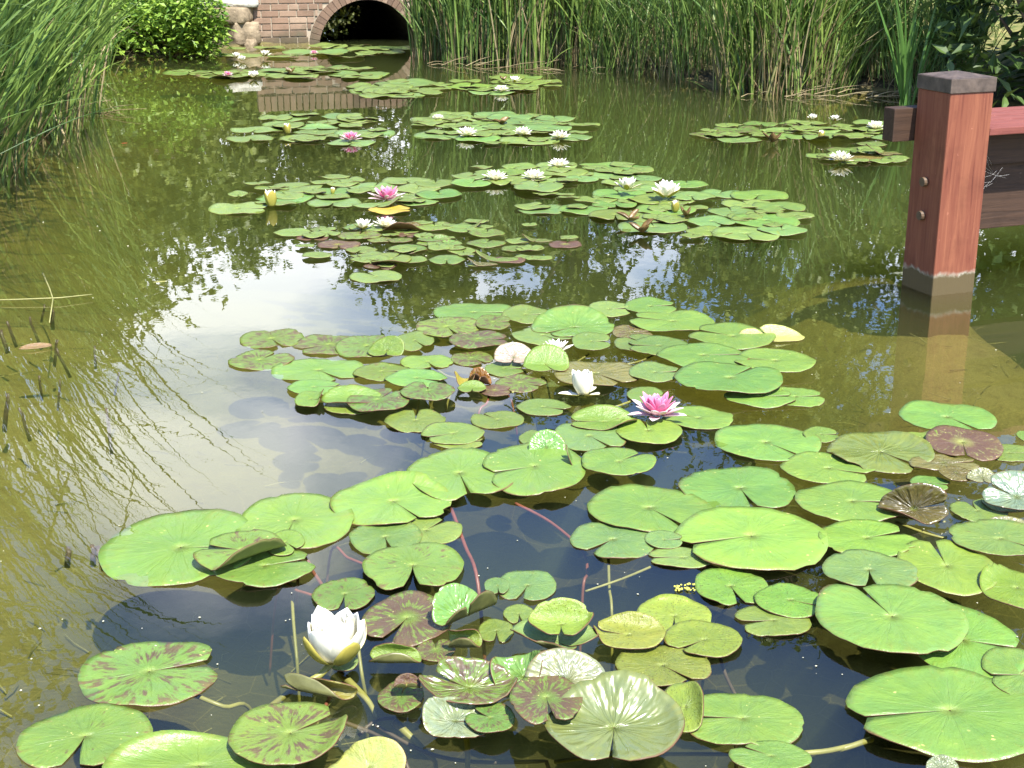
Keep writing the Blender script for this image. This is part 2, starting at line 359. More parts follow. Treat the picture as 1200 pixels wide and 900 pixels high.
def pad_mesh(a, b, na, seed, nw=.10, folds=(), bowl=0.0, tilt=None, wave=.02, lip=0.0, seg=54, rings=8, bite=0, rough=.012):
    """a floating leaf: half widths a, b (m), sinus at angle na; folds are (direction, offset, angle, bend length)"""
    rg = random.Random(seed); mb = MB(); uv = []
    ph = [rg.uniform(0, 2*PI) for _ in range(6)]; q = [rg.uniform(.5, 1) for _ in range(6)]
    bt = [(rg.uniform(.6, 2*PI-.6), rg.uniform(.04, .10), rg.uniform(.06, .12)) for _ in range(bite)]
    asym = rg.uniform(-.05, .05)
    vs = []
    for i in range(rings+1):
        t = (i/rings)**.8
        for j in range(seg+1):
            k = j/seg
            d0 = nw*(.25+.75*t)
            if i == 0: th = na + d0 + (2*PI-2*d0)*k; r = .012
            else:
                th = na + d0 + (2*PI-2*d0)*k
                e = min(k, 1-k)*2*PI
                R0 = 1 + rough*(q[0]*math.sin(2*th+ph[0]) + q[1]*math.sin(3*th+ph[1])*.8 + q[2]*math.sin(5*th+ph[2])*.6 + q[3]*math.sin(11*th+ph[3])*.35 + q[4]*math.sin(17*th+ph[4])*.25)
                R0 *= 1 - .16*math.exp(-(e/.17)**2) + .035*math.exp(-((e-.45)/.35)**2) + asym*math.sin(th-na)
                for (bc, bd, bw) in bt:
                    dd = abs((th-na-bc+PI) % (2*PI)-PI); R0 *= 1 - bd*max(0, 1-(dd/bw)**2)
                r = t*R0
            x, y = a*r*math.cos(th), b*r*math.sin(th)
            rm = math.hypot(x, y); s0 = min(a, b)
            z = wave*s0*r*r*(math.sin(3*th+ph[4]) + .6*math.sin(5*th+ph[5])) + bowl*s0*r*r
            z += lip*s0*max(0, r-.72)**1.5*5
            z += .006*s0*8*(-.15*math.exp(-(r/.12)**2))
            z += .012*s0*r*math.sin(17*th+ph[0])*.35
            vs.append([x, y, z])
            uv.append((.5+.5*r*math.cos(th-na)/1.06, .5+.5*r*math.sin(th-na)/1.06))
    V = np.array(vs)
    for (ang, off, beta, L) in folds:
        n = np.array([math.cos(ang), math.sin(ang)]); s0 = a*b/math.hypot(b*n[0], a*n[1])
        s = V[:, 0]*n[0] + V[:, 1]*n[1]; d = off*s0; arc = np.clip(s-d, 0, None); Lm = L*s0; be = R(beta)
        al = be*np.minimum(arc/Lm, 1); rad = Lm/be
        ns_ = rad*np.sin(al) + np.maximum(arc-Lm, 0)*math.cos(be)
        dz = rad*(1-np.cos(al)) + np.maximum(arc-Lm, 0)*math.sin(be)
        sh = ns_ - arc; zz = V[:, 2].copy()
        V[:, 0] += sh*n[0] - zz*np.sin(al)*n[0]; V[:, 1] += sh*n[1] - zz*np.sin(al)*n[1]
        V[:, 2] = zz*np.cos(al) + dz
    if tilt:
        ang, deg = tilt; ax = Vector((-math.sin(ang), math.cos(ang), 0))
        M = np.array(Matrix.Rotation(-R(deg), 3, ax)); V = V @ M.T
        V[:, 2] -= V[:, 2].min()*.7
    fs = []
    for i in range(rings):
        for j in range(seg):
            fs.append((i*(seg+1)+j, (i+1)*(seg+1)+j, (i+1)*(seg+1)+j+1, i*(seg+1)+j+1))
    mb.add([tuple(p) for p in V], fs); mb.uv = uv
    return mb

def img_angle(w, h, deg):
    """image direction (0 right, 90 down) -> angle on the leaf's own disc"""
    d = R(deg); return math.atan2(-math.sin(d)/h, math.cos(d)/w)
def world_angle(el, deg):
    d = R(deg); return math.atan2(-math.sin(d)/math.sin(el), math.cos(d))

def level_for(x, y, r, zl=None):
    lv = 0
    for (X, Y, Rr, L) in pads:
        if math.hypot(x-X, y-Y) < (r+Rr)*.93: lv = max(lv, L+1)
    return lv

def lily_pad(label, cx, cy, w, h, notch, typ, folds=(), bowl=0.0, tilt=None, wave=.03, lip=0.0, nw=.08, mot=None, mat=None, name='lily_pad',
             group='lily pads floating on the pond', z0=None, bite=0, tint=None, seg=54, rings=8, step=.0045, rough=.019):
    c0 = ground(cx, cy)
    a = (ground(cx+w/2, cy) - ground(cx-w/2, cy)).x/2
    y1, y0 = ground(cx, cy-h/2).y, ground(cx, cy+h/2).y
    b = (y1-y0)/2; x, y = c0.x*((y1+y0)/2)/c0.y, (y1+y0)/2
    el = math.atan2(CAM_H, y)
    # real leaves are nearly round: a foreshortened outline means the leaf rides at a slant
    na = img_angle(w, h, notch)
    seed = int(cx*131 + cy*977)
    if w > 60 and bite == 0: bite = random.Random(seed+1).choice([0, 0, 1, 2, 3])
    fl = [(world_angle(el, f[0]), f[1], f[2], f[3]) for f in folds]
    tl = (world_angle(el, tilt[0]), tilt[1]) if tilt else None
    mb = pad_mesh(a, b, na, seed, nw, fl, bowl, tl, wave, lip, seg, rings, bite, rough)
    if fl or tl:
        # a lifted leaf: its size is chosen so that the whole leaf, raised part included, is as large as seen
        qx, qy = cx, cy; b = min(b, a*1.15); zz = z0 or .01
        for _ in range(5):
            mb = pad_mesh(a, b, na, seed, nw, fl, bowl, tl, wave, lip, seg, rings, bite, rough)
            pr_ = [project((v[0]+x, v[1]+y, v[2]+zz)) for v in mb.v]
            X0, X1 = min(p[0] for p in pr_), max(p[0] for p in pr_); Y0, Y1 = min(p[1] for p in pr_), max(p[1] for p in pr_)
            a *= max(.6, min(1.6, w/(X1-X0)))**.8; b *= max(.6, min(1.6, h/(Y1-Y0)))**.8
            b = max(min(b, a*1.5), a*.45)
            qx += cx-(X0+X1)/2; qy += cy-(Y0+Y1)/2; g_ = ground(qx, qy); x, y = g_.x, g_.y
        mb = pad_mesh(a, b, na, seed, nw, fl, bowl, tl, wave, lip, seg, rings, bite, rough)
    lv = level_for(x, y, (a+b)/2); pads.append((x, y, (a+b)/2, lv))
    m0 = mat or (MPS if typ == 'Y' else MPX if typ in 'SB' else MP)
    o = mb.build(name, [m0, MUNDB if typ == 'B' else MUNDER, MRIM], smooth=True, loc=(x, y, z0 if z0 is not None else .004 + lv*step))
    so_ = o.modifiers.new('thickness', 'SOLIDIFY'); so_.thickness = .0022; so_.offset = -1; so_.material_offset = 1; so_.material_offset_rim = 2
    rg = random.Random(seed+5); k = rg.uniform(.86, 1.14); g = rg.uniform(-.12, .12)
    c = tint or COLS[typ]
    o.color = (c[0]*k*(1+g), c[1]*k, c[2]*k*(1-g), MOT[typ]*rg.uniform(.85, 1.1) if mot is None else mot)
    tag(o, label, 'lily pad', group)
    return o

def stalk_of(o, pts, r=.004, mat=None, name='stalk'):
    """a stalk running through the water, part of leaf o; pts are (px, py, depth)"""
    P3 = [ground(p[0], p[1], p[2]) - o.location for p in pts]
    if pts[-1][2] < -.035:      # the far end sinks out of sight in the murk
        e_ = P3[-1] + (P3[-1]-P3[-2])*.7; e_.z -= .24; P3.append(e_)
    # smooth
    Q = []
    for i in range(len(P3)-1):
        p0, p1, p2, p3 = P3[max(i-1, 0)], P3[i], P3[i+1], P3[min(i+2, len(P3)-1)]
        for k in range(6):
            t = k/6
            Q.append(.5*((2*p1) + (p2-p0)*t + (2*p0-5*p1+4*p2-p3)*t*t + (3*p1-p0-3*p2+p3)*t**3))
    Q.append(P3[-1])
    mb = MB(); mb.tube(Q, r, r*.8, 8); return mb.build(name, mat or MSTALK_R, o, smooth=True)

UP = -90
# --- nearest group, left
L = lily_pad
L('dappled green pad at the bottom left corner, its slit pointing to the viewer', 100, 866, 154, 76, 90, 'G', mot=.38, nw=.16)
L('large plain green pad cut by the bottom edge, its back rim lifted and shiny', 232, 892, 226, 80, 40, 'G', folds=[(-130, .55, 42, .3)], mot=.05)
p26 = L('round pad mottled with purple, alone in open water at lower left', 175, 790, 162, 80, -8, 'M', nw=.11)
stalk_of(p26, [(222, 812, -.01), (262, 828, -.03), (296, 836, -.08)], .005, MSTALK_G)
L('purple mottled pad by the bottom edge with a white lifted right flap', 337, 859, 140, 74, -22, 'M', folds=[(8, .45, 35, .3)], nw=.12, z0=.03)
L('pale yellowish folded pad at the bottom edge below the white flower', 430, 893, 92, 60, 90, 'P', folds=[(-40, -.2, 62, .4)], z0=.005)
a = L('largest bright green pad at the left end of the near pads', 212, 645, 190, 88, 0, 'G', nw=.05, bite=2)
L('thin lower pad peeping out beneath the tilted dull pad at near left', 310, 667, 118, 46, -8, 'M', mot=.35)
L('broad bright green pad touching the largest left pad on its right', 345, 614, 138, 66, 100, 'G', nw=.03, bite=1)
L('small green pad tucked between two big pads at near left', 335, 641, 44, 30, 30, 'G')
L('dull tilted pad lying on the largest left pad, right edge turned up', 281, 644, 110, 48, 185, 'M', folds=[(25, .3, 55, .3)], mot=.5, nw=.16, z0=.028)
L('dull green pad right of the long red stalk, half under another', 499, 623, 84, 34, -30, 'D')
L('dull round pad overlapping in front of the lifted bright green pad', 451, 633, 86, 40, 60, 'D', nw=.12)
a = L('bright green pad with lifted back rim, left of the long red stalk', 458, 585, 143, 64, 35, 'G', folds=[(-62, .45, 38, .4)], nw=.03)
a = L('pale dappled pad with a bitten right edge above the purple pad', 484, 669, 118, 56, 85, 'M', mot=.45, nw=.19, bite=2)
a = L('small mottled round pad directly above the big white flower', 404, 698, 74, 38, 88, 'M', nw=.13)
stalk_of(a, [(380, 690, -.01), (368, 672, -.03), (352, 650, -.08)], .005)
stalk_of(a, [(372, 700, -.015), (350, 693, -.03), (326, 690, -.05)], .004)
L('strongly purple mottled pad right above the white flower, slit at lower left', 477, 727, 106, 62, 128, 'M', mot=.85, nw=.14)
# --- nearest tangle in the middle
L('green pad with a lower left slit at the top of the near tangle', 618, 688, 70, 38, 120, 'F', nw=.14)
L('small green disc beside the boat shaped folded leaf', 583, 690, 30, 20, 80, 'F')
L('tiny green heart pad left of the yellow cupped leaf', 608, 721, 38, 22, 80, 'D', nw=.2)
L('small dull pad with its slit down, above the mottled bowl leaf', 582, 741, 42, 28, 90, 'D', nw=.18)
L('long green leaf bent under the yellow cupped leaf', 650, 742, 104, 40, 20, 'F', folds=[(150, .2, 50, .3), (40, .3, 40, .3)], tilt=(-90, 14), z0=.02)
L('yellow green cupped leaf facing the viewer in the near tangle', 657, 722, 76, 44, 90, 'Y', bowl=.12, folds=[(-90, .1, 62, .35), (10, .55, 50, .3), (170, .6, 40, .3)], z0=.05)
L('boat shaped glossy green leaf folded upward beside the purple pad', 544, 708, 76, 50, 60, 'G', folds=[(25, .05, 65, .25), (205, .10, 60, .25)], z0=.02, mat=MPX, mot=.1)
L('purple tinged small pad with upper slit beside the rolled leaf', 511, 763, 46, 28, -100, 'M', nw=.22, mot=.8)
L('rolled spotted leaf lying right of the white flower', 463, 765, 62, 22, 180, 'Y', folds=[(-90, .1, 120, .6), (90, .15, 90, .6)], z0=.02)
L('small curled leaf standing behind the mottled bowl leaf', 545, 748, 40, 26, 180, 'Y', folds=[(-60, .0, 130, .6), (120, .1, 100, .6)], z0=.03, tilt=(-30, 25))
a = L('narrow rolled spotted leaf left of the white flower stalk', 374, 804, 90, 30, 180, 'Y', folds=[(-55, .05, 125, .5), (125, .08, 110, .5)], z0=.01, tint=(.20, .19, .05))
L('tiny green heart shaped pad under the white flower', 403, 786, 34, 20, -80, 'F', nw=.3, z0=.02)
L('curled shaded green leaf between the bowl leaf and the silvery leaf', 605, 790, 60, 56, 100, 'G', folds=[(0, -.1, 70, .4), (180, .3, 60, .4)], tilt=(-90, 30), z0=.01, mat=MPX)
L('bowl shaped mottled leaf with a silvery lifted back rim', 548, 797, 116, 56, 200, 'M', bowl=.10, folds=[(-90, .05, 52, .45), (170, .6, 40, .3), (5, .6, 40, .3)], z0=.03, mat=MPX, mot=.7)
L('small mottled pad with an upper slit in front of the rolled leaf', 470, 818, 54, 36, -75, 'M', nw=.18, mot=.75)
L('little dark red curled leaf on the small mottled pad', 477, 797, 32, 16, 90, 'R', folds=[(-90, .0, 80, .5), (90, .1, 70, .5)], z0=.03)
a = L('silvery leaf with a raised shiny left half near the bottom', 535, 840, 80, 48, 5, 'S', folds=[(200, .0, 48, .5), (-80, .3, 30, .4)], nw=.25, mot=.35, z0=.014)
stalk_of(a, [(545, 850, -.01), (548, 880, -.06), (548, 905, -.12)], .006, MSTALK_G)
L('small mottled pad wedged between the silvery leaf and the purple round pad', 575, 854, 58, 36, 200, 'M', nw=.2, z0=.024)
L('shiny silver white leaf standing up behind the huge bronze leaf', 664, 790, 98, 62, 120, 'S', folds=[(-100, -.35, 50, .5)], z0=.045, wave=.035, tint=(.185, .215, .14), mot=0)
L('spotted green leaf edge rising right of the huge bronze leaf', 800, 828, 48, 66, 200, 'Y', folds=[(0, .1, 45, .5)], tilt=(-20, 18), z0=.01)
L('huge bronze leaf with a broad raised rim and yellow centre', 720, 838, 164, 106, 100, 'B', bowl=.06, folds=[(-75, .12, 40, .3), (0, .5, 26, .3)], z0=.035, tint=(.150, .175, .065), mot=.0, nw=.03)
L('round purple marbled pad overlapping the huge bronze leaf', 640, 849, 86, 60, 78, 'M', mot=.8, nw=.13, z0=.058)
L('olive spotted pad partly covered by the huge bronze leaf', 776, 782, 110, 48, 30, 'Y', tint=(.17, .22, .045))
L('yellowish cupped pad with brown left rim right of the yellow cupped leaf', 738, 738, 84, 44, 190, 'Y', bowl=.05, folds=[(-60, .45, 55, .3), (180, .6, 60, .25)], z0=.016, tint=(.25, .27, .05))
a = L('spotted pad with a shiny back rim and a small lower slit', 790, 716, 88, 46, 105, 'Y', folds=[(-90, .62, 40, .25)], nw=.1)
L('dark speckled oval pad in front of the shiny rimmed spotted pad', 825, 754, 90, 42, 160, 'Y', lip=.05)
a = L('lightly spotted round pad with its slit toward the viewer, right of centre', 856, 689, 84, 46, 72, 'Y', tint=(.17, .28, .04), nw=.15)
stalk_of(a, [(866, 690, -.01), (848, 716, -.04), (832, 740, -.1)], .004, MSTALK_G)
L('torn dull pad with a left slit under the spotted pair', 906, 729, 88, 38, 175, 'D', nw=.15, bite=2, mot=.1)
L('smooth green pad lying over the torn dull pad', 926, 707, 84, 38, 15, 'Y', tint=(.16, .28, .04), nw=.06)
L('glossy green pad with a white glint right of the huge bronze leaf', 870, 847, 140, 66, 182, 'G', nw=.06, mot=0, rough=.03)
a = L('green pad cut by the bottom edge right of centre', 903, 893, 96, 36, 200, 'G')
stalk_of(a, [(925, 884, -.004), (970, 880, -.006), (1012, 870, -.01)], .006, MSTALK_G)
# --- near right raft
L('dull green pad with slit at lower left, first by the dark open water', 718, 634, 100, 44, 155, 'F', nw=.13)
L('small green strip of pad under the biggest middle right pad', 800, 655, 82, 24, 180, 'F')
L('small green pad filling the gap left of the biggest middle right pad', 778, 636, 44, 22, 0, 'F')
L('pale green pad with a long right slit above the gap pads', 760, 599, 146, 54, 30, 'G', nw=.05, bite=1)
L('round green pad with a curved slit toward the viewer, middle right', 867, 574, 138, 52, 72, 'G', nw=.07)
L('biggest bright yellow green pad in the middle right', 880, 635, 176, 76, 172, 'G', nw=.04, tint=(.185, .31, .055), rough=.02)
L('wide green pad with a slit at lower right below the pink flower', 897, 520, 124, 44, 25, 'G', nw=.06)
L('small green pad behind the bronze tinted rippled leaf', 962, 512, 42, 18, 0, 'G')
L('green pad with a right slit under the bronze tinted rippled leaf', 970, 552, 108, 38, 12, 'G', nw=.06)
L('oval green pad with a brown mark and a sharp right slit', 998, 593, 130, 48, 2, 'G', nw=.11)
L('olive bronze rippled leaf with a shiny right end', 1032, 531, 128, 50, 28, 'B', wave=.05, folds=[(-10, .55, 38, .3)], tint=(.20, .225, .05), mot=.05)
L('rounded green pad alone in front of the post reflection', 1109, 490, 111, 37, 30, 'G', nw=.06)
L('small yellowish pad curled beside the dark red marbled leaf', 1079, 509, 40, 16, 180, 'Y', folds=[(0, .2, 40, .4)])
L('green sliver of pad at the right edge beyond the red leaf', 1182, 532, 70, 20, 0, 'D')
L('tiny pad cut by the right edge beside the post reflection', 1203, 513, 22, 14, 0, 'G')
L('dark red marbled leaf with a pale star of veins', 1127, 526, 86, 40, 120, 'R', mot=.95, tint=(.24, .23, .08), nw=.04, z0=.02)
L('brown olive pad lying behind the folded brown leaf', 1105, 549, 80, 20, 0, 'B')
L('small green pad with a red rim beside the folded brown leaf', 1090, 567, 46, 17, 10, 'G')
L('small bronze pad left of the white shiny leaf at right', 1120, 563, 40, 17, 0, 'B')
L('small pale shiny leaf tilted beside the white shiny leaf', 1150, 563, 36, 18, 100, 'S', folds=[(-60, .0, 45, .4)])
L('folded dark brown leaf standing in the right raft', 1070, 590, 84, 48, 0, 'B', folds=[(-50, -.1, 75, .3), (150, .4, 50, .3)], tilt=(-60, 15), tint=(.10, .075, .022), mot=.3, z0=.012)
L('grey green pad with an upper slit right of the brown folded leaf', 1145, 600, 66, 26, -100, 'D', nw=.16)
L('dark olive pad hidden below the white rimmed silver leaf', 1180, 592, 60, 22, 0, 'D')
L('large white shiny leaf cut by the right edge, tilted to the sky', 1192, 574, 82, 46, 200, 'S', folds=[(-90, -.3, 46, .5)], z0=.03, tint=(.18, .22, .14), mot=0)
L('narrow silver pad with white rim at the right edge', 1182, 612, 56, 20, 0, 'S', folds=[(-90, .1, 35, .5)])
L('oval pad with a ragged right slit under the brown folded leaf', 1015, 638, 117, 43, -8, 'G', nw=.08, tint=(.15, .26, .04))
L('bright green pad with its slit pointing up, behind the biggest right pads', 1108, 674, 112, 66, -88, 'G', nw=.08, tint=(.185, .305, .055))
L('blue green pad with a notched lower edge, upper right raft', 1017, 680, 108, 48, 108, 'F', nw=.17)
L('dull green pad at the right edge above the lifted rim pad', 1170, 643, 116, 44, 20, 'D', lip=.04)
L('dull yellow green pad at the right edge with a lifted left rim', 1192, 687, 88, 56, 20, 'Y', tint=(.165, .26, .03), folds=[(200, .45, 35, .35)], z0=.024, mat=MP)
L('largest pad under the right raft, spreading to a torn right point', 1128, 754, 136, 92, 10, 'G', tint=(.18, .305, .052), nw=.05)
L('green pad cut by the right edge above the lowest right pad', 1200, 796, 90, 66, 180, 'G', nw=.05)
L('large oval pad with an upper slit in the right raft', 1044, 739, 175, 86, -122, 'G', nw=.06, bite=2)
a = L('lowest and broadest pad at the bottom right corner, flecked yellow', 1112, 842, 234, 110, 176, 'G', nw=.03, bite=2, tint=(.175, .295, .055))
stalk_of(a, [(1022, 866, -.005), (985, 878, -.01), (945, 885, -.03)], .006, MSTALK_G)
L('shiny curled tip of a pad at the bottom edge, lower right', 1105, 897, 40, 26, 90, 'S', folds=[(-90, -.2, 50, .5)], z0=.035)

# --- middle raft
L('mottled pad at the far left of the middle raft, behind its twin', 318, 398, 75, 23, 30, 'M')
L('mottled pad at the far left of the middle raft, nearest the viewer', 305, 423, 76, 23, -30, 'M', nw=.1)
L('mottled pad with a shiny lower rim, third along the left tip', 386, 405, 84, 24, 170, 'M', mot=.7)
L('mottled pad behind the raised triangular leaf tip of the middle raft', 430, 408, 76, 28, -20, 'M')
L('triangular leaf tip raised at the back of the middle raft', 452, 405, 44, 24, 90, 'Y', folds=[(-30, -.2, 55, .3)], z0=.02, tint=(.15, .22, .04))
L('dull pad at the back of the middle raft left of the highest pad', 486, 403, 46, 22, 30, 'D')
L('bright pad near the left front of the middle raft', 373, 435, 108, 29, 20, 'G')
L('narrow green pad under the bright left front pad', 368, 456, 62, 18, 0, 'G')
L('small green pad turned up at the left front corner of the middle raft', 362, 467, 34, 26, 20, 'G', folds=[(0, .3, 60, .3)])
L('yellow mottled pad lying under the leaf with a lifted back', 410, 477, 62, 19, 0, 'Y', mot=.5)
L('green leaf with a lifted back edge over a dark gap, left part of middle raft', 412, 461, 70, 22, 0, 'G', folds=[(-95, .0, 30, .4), (80, .5, 30, .3)], z0=.018, mot=.1)
L('small mottled pad left of centre, between two green pads of the middle raft', 447, 438, 66, 20, 0, 'M', mot=.45)
L('smooth green pad on the left inner side of the middle raft', 501, 425, 62, 17, 40, 'G', nw=.1)
L('smooth green pad before the curled brown sprouts', 488, 447, 72, 21, 10, 'G')
L('purple mottled pad on the front left side of the middle raft', 443, 476, 72, 28, -30, 'M', mot=.7)
L('mottled pad with an upper slit at the front of the middle raft', 502, 467, 64, 22, -110, 'M', nw=.14)
L('round dull pad with an upper slit, front edge of the middle raft', 487, 494, 72, 27, -95, 'D', nw=.12, mot=.35)
L('lower of two stacked pads at the front point of the middle raft', 537, 519, 60, 17, 0, 'D')
L('upper of two stacked pads at the front point of the middle raft', 531, 511, 74, 26, 170, 'D', mot=.3)
L('oval dull pad floating free in the dark gap of the middle raft', 583, 493, 62, 21, 200, 'D', mot=.2)
L('highest bright pad at the back of the middle raft', 555, 367, 95, 22, 0, 'G', nw=.06)
L('mottled pad just below the highest bright pad', 524, 388, 74, 24, 40, 'M')
L('small mottled pad right of the one below the highest pad', 578, 384, 42, 18, 0, 'M')
L('purple pad left of the pinkish curled leaf', 561, 404, 70, 20, 0, 'M', mot=.8)
L('small purple pad in front of the purple pad by the curled leaf', 553, 421, 48, 17, 20, 'M', mot=.7)
L('dull green pad beside the brown sprouts, right side', 591, 433, 46, 18, 0, 'D')
L('purple mottled pad right of the brown sprouts', 610, 450, 60, 19, 10, 'M', mot=.7)
L('dark red pad among the brown sprouts of the middle raft', 580, 460, 38, 14, 0, 'R')
L('yellow curled sprout leaf in the heart of the middle raft', 545, 444, 24, 18, 90, 'P', folds=[(0, 0, 70, .5), (180, 0, 60, .5)], z0=.012, tint=(.30, .26, .04))
L('brown curled sprout leaf in the heart of the middle raft', 562, 440, 28, 20, 90, 'B', folds=[(-40, 0, 80, .5), (140, 0, 70, .5)], z0=.012, tint=(.20, .10, .025))
L('yellow green sprout leaf lowest of the curled sprouts', 553, 455, 34, 14, 90, 'Y', folds=[(-90, .1, 45, .5)])
L('pinkish silver curled leaf behind the folded bright green leaf', 603, 413, 48, 24, 100, 'S', folds=[(-120, -.2, 60, .4)], tint=(.42, .30, .24), z0=.02)
L('dull pad at the back of the middle raft right of the highest pad', 616, 371, 56, 21, 0, 'D', mot=.4)
L('green pad in front of the big shiny backed pad', 636, 394, 72, 21, 20, 'F')
L('green pad on the back right of the shiny backed pad', 714, 363, 50, 19, 0, 'F')
L('big pad with a lifted shiny back at the rear of the middle raft', 671, 375, 98, 38, 160, 'G', folds=[(-100, .1, 32, .4)], nw=.06, mat=MPX, mot=.05)
L('farthest bright pad at the back right of the middle raft', 762, 361, 60, 21, 0, 'G')
L('reddish small pad at the right inside of the middle raft', 741, 390, 48, 17, 0, 'B', mot=.6)
L('olive pad right of the white petalled small flower', 693, 404, 46, 22, 0, 'D')
L('folded bright green leaf beside the small white flower', 640, 419, 54, 32, 60, 'G', folds=[(-60, -.1, 50, .3)], z0=.02)
L('dull olive pad with curved outline on the right inside of the middle raft', 756, 405, 70, 22, 200, 'D', mot=.3, tint=(.15, .19, .045))
L('olive pad lying over its dull neighbour on the right inside', 772, 409, 72, 22, 180, 'D', mot=.25)
L('round bright pad with a left slit at the back right of the middle raft', 788, 380, 100, 25, 185, 'G', nw=.05)
L('long pale yellow curled leaf at the right tip of the middle raft', 904, 390, 78, 17, 200, 'P', folds=[(-100, .0, 60, .4)], z0=.006, tint=(.36, .36, .11))
L('rounded green pad lying before the pale yellow curled leaf', 858, 399, 102, 29, 190, 'G')
L('long green pad in the right middle, left of the slit pad', 823, 423, 106, 29, 0, 'G')
L('green pad with a left slit at the right side of the middle raft', 908, 431, 96, 27, 185, 'G', nw=.05)
L('lowest thin pad of the stacked pads at the right of the middle raft', 932, 466, 66, 24, 0, 'G')
L('second pad down of the stacked pads right of the pink flower', 890, 467, 84, 24, 0, 'G')
L('largest upper pad of the stack right of the pink flower', 855, 453, 125, 38, -20, 'G', nw=.05)
L('bronze pad under the closed white flower', 698, 442, 100, 30, 20, 'B', mot=.25, tint=(.17, .165, .06))
L('green pad between the white and pink flowers', 767, 442, 60, 23, 0, 'F')
L('small green pad under the back of the pink flower', 757, 464, 46, 19, 0, 'D')
L('oval dull pad in the gap left of the closed white flower', 637, 478, 64, 19, 10, 'D', mot=.25)
L('dark green folded leaf with raised back, below the closed white flower', 708, 489, 78, 30, 180, 'G', folds=[(-90, .0, 36, .4), (20, .5, 30, .3)], tint=(.12, .20, .035), mot=.3, z0=.014)
L('green pad right below the pink flower', 818, 491, 82, 27, 190, 'G')
L('green pad in front of the dark folded leaf', 690, 514, 84, 36, 30, 'F', mot=.15)
L('yellow green pad with an upper slit below the pink flower', 759, 509, 79, 31, -100, 'Y', nw=.13, mat=MP)
L('small green pad left of the folded shiny tip leaf', 625, 515, 34, 18, 0, 'D')
L('big merged green pad left of the bright pad with folded tip', 538, 562, 130, 58, 60, 'G', nw=.04)
L('big bright green pad with pale flecks in front of the folded tip', 626, 556, 120, 62, 170, 'G', nw=.04, bite=2)
L('shiny folded leaf tip raised at the back of the big flecked pad', 641, 519, 44, 32, 90, 'G', folds=[(-90, -.3, 60, .4)], z0=.02, mat=MPX)
L('pad with a pink turned flap right of the big flecked pad', 690, 535, 52, 26, 180, 'G', folds=[(180, .1, 70, .3)], z0=.01)
a = L('round pad with an upper right slit below the middle raft', 725, 553, 87, 33, -20, 'G', nw=.06, bite=1)

# the long stalks seen in open water between the near rafts
near = {}
for o_ in list(col.objects):
    if o_.name.startswith('lily_pad'): near[o_.get('label')] = o_
stalk_of(near['bright green pad with lifted back rim, left of the long red stalk'], [(529, 597, -.008), (545, 640, -.02), (560, 684, -.05)], .0055)
stalk_of(near['big bright green pad with pale flecks in front of the folded tip'], [(604, 590, -.01), (645, 612, -.03), (682, 645, -.05), (688, 672, -.07), (683, 692, -.09)], .0045)
stalk_of(near['dull green pad with slit at lower left, first by the dark open water'], [(713, 655, -.01), (714, 690, -.05), (717, 722, -.08)], .004, MSTALK_G)
stalk_of(near['pale green pad with a long right slit above the gap pads'], [(768, 662, -.012), (730, 678, -.02), (686, 693, -.03)], .0035, MSTALK_G)
stalk_of(near['dull round pad overlapping in front of the lifted bright green pad'], [(428, 662, -.02), (408, 654, -.03), (388, 646, -.05)], .004)
stalk_of(near['oval pad with a ragged right slit under the brown folded leaf'], [(1050, 612, -.004), (1085, 625, -.01), (1120, 634, -.02)], .004, MSTALK_G)
stalk_of(near['grey green pad with an upper slit right of the brown folded leaf'], [(1108, 612, -.004), (1080, 608, -.01), (1050, 606, -.02)], .004, MSTALK_G)
for k, (x0, y0, x1, y1) in enumerate([(555, 440, 525, 470), (560, 445, 600, 472), (570, 438, 618, 440), (560, 452, 510, 462), (575, 455, 560, 490), (545, 446, 500, 436), (600, 460, 640, 446)]):
    stalk_of(near['brown curled sprout leaf in the heart of the middle raft'], [(x0, y0, .0), ((x0+x1)/2+3, (y0+y1)/2, -.01), (x1, y1, -.04)], .004, (MSTALK_G, MSTALK_R, MSTALK_G)[k % 3])
for k, (x0, y0, x1, y1) in enumerate([(660, 430, 690, 415), (720, 425, 745, 432), (740, 470, 700, 480), (715, 440, 760, 425), (735, 427, 770, 414)]):
    stalk_of(near['bronze pad under the closed white flower'], [(x0, y0, -.005), ((x0+x1)/2, (y0+y1)/2+2, -.01), (x1, y1, -.02)], .004, (MSTALK_G, MSTALK_R)[k % 2])

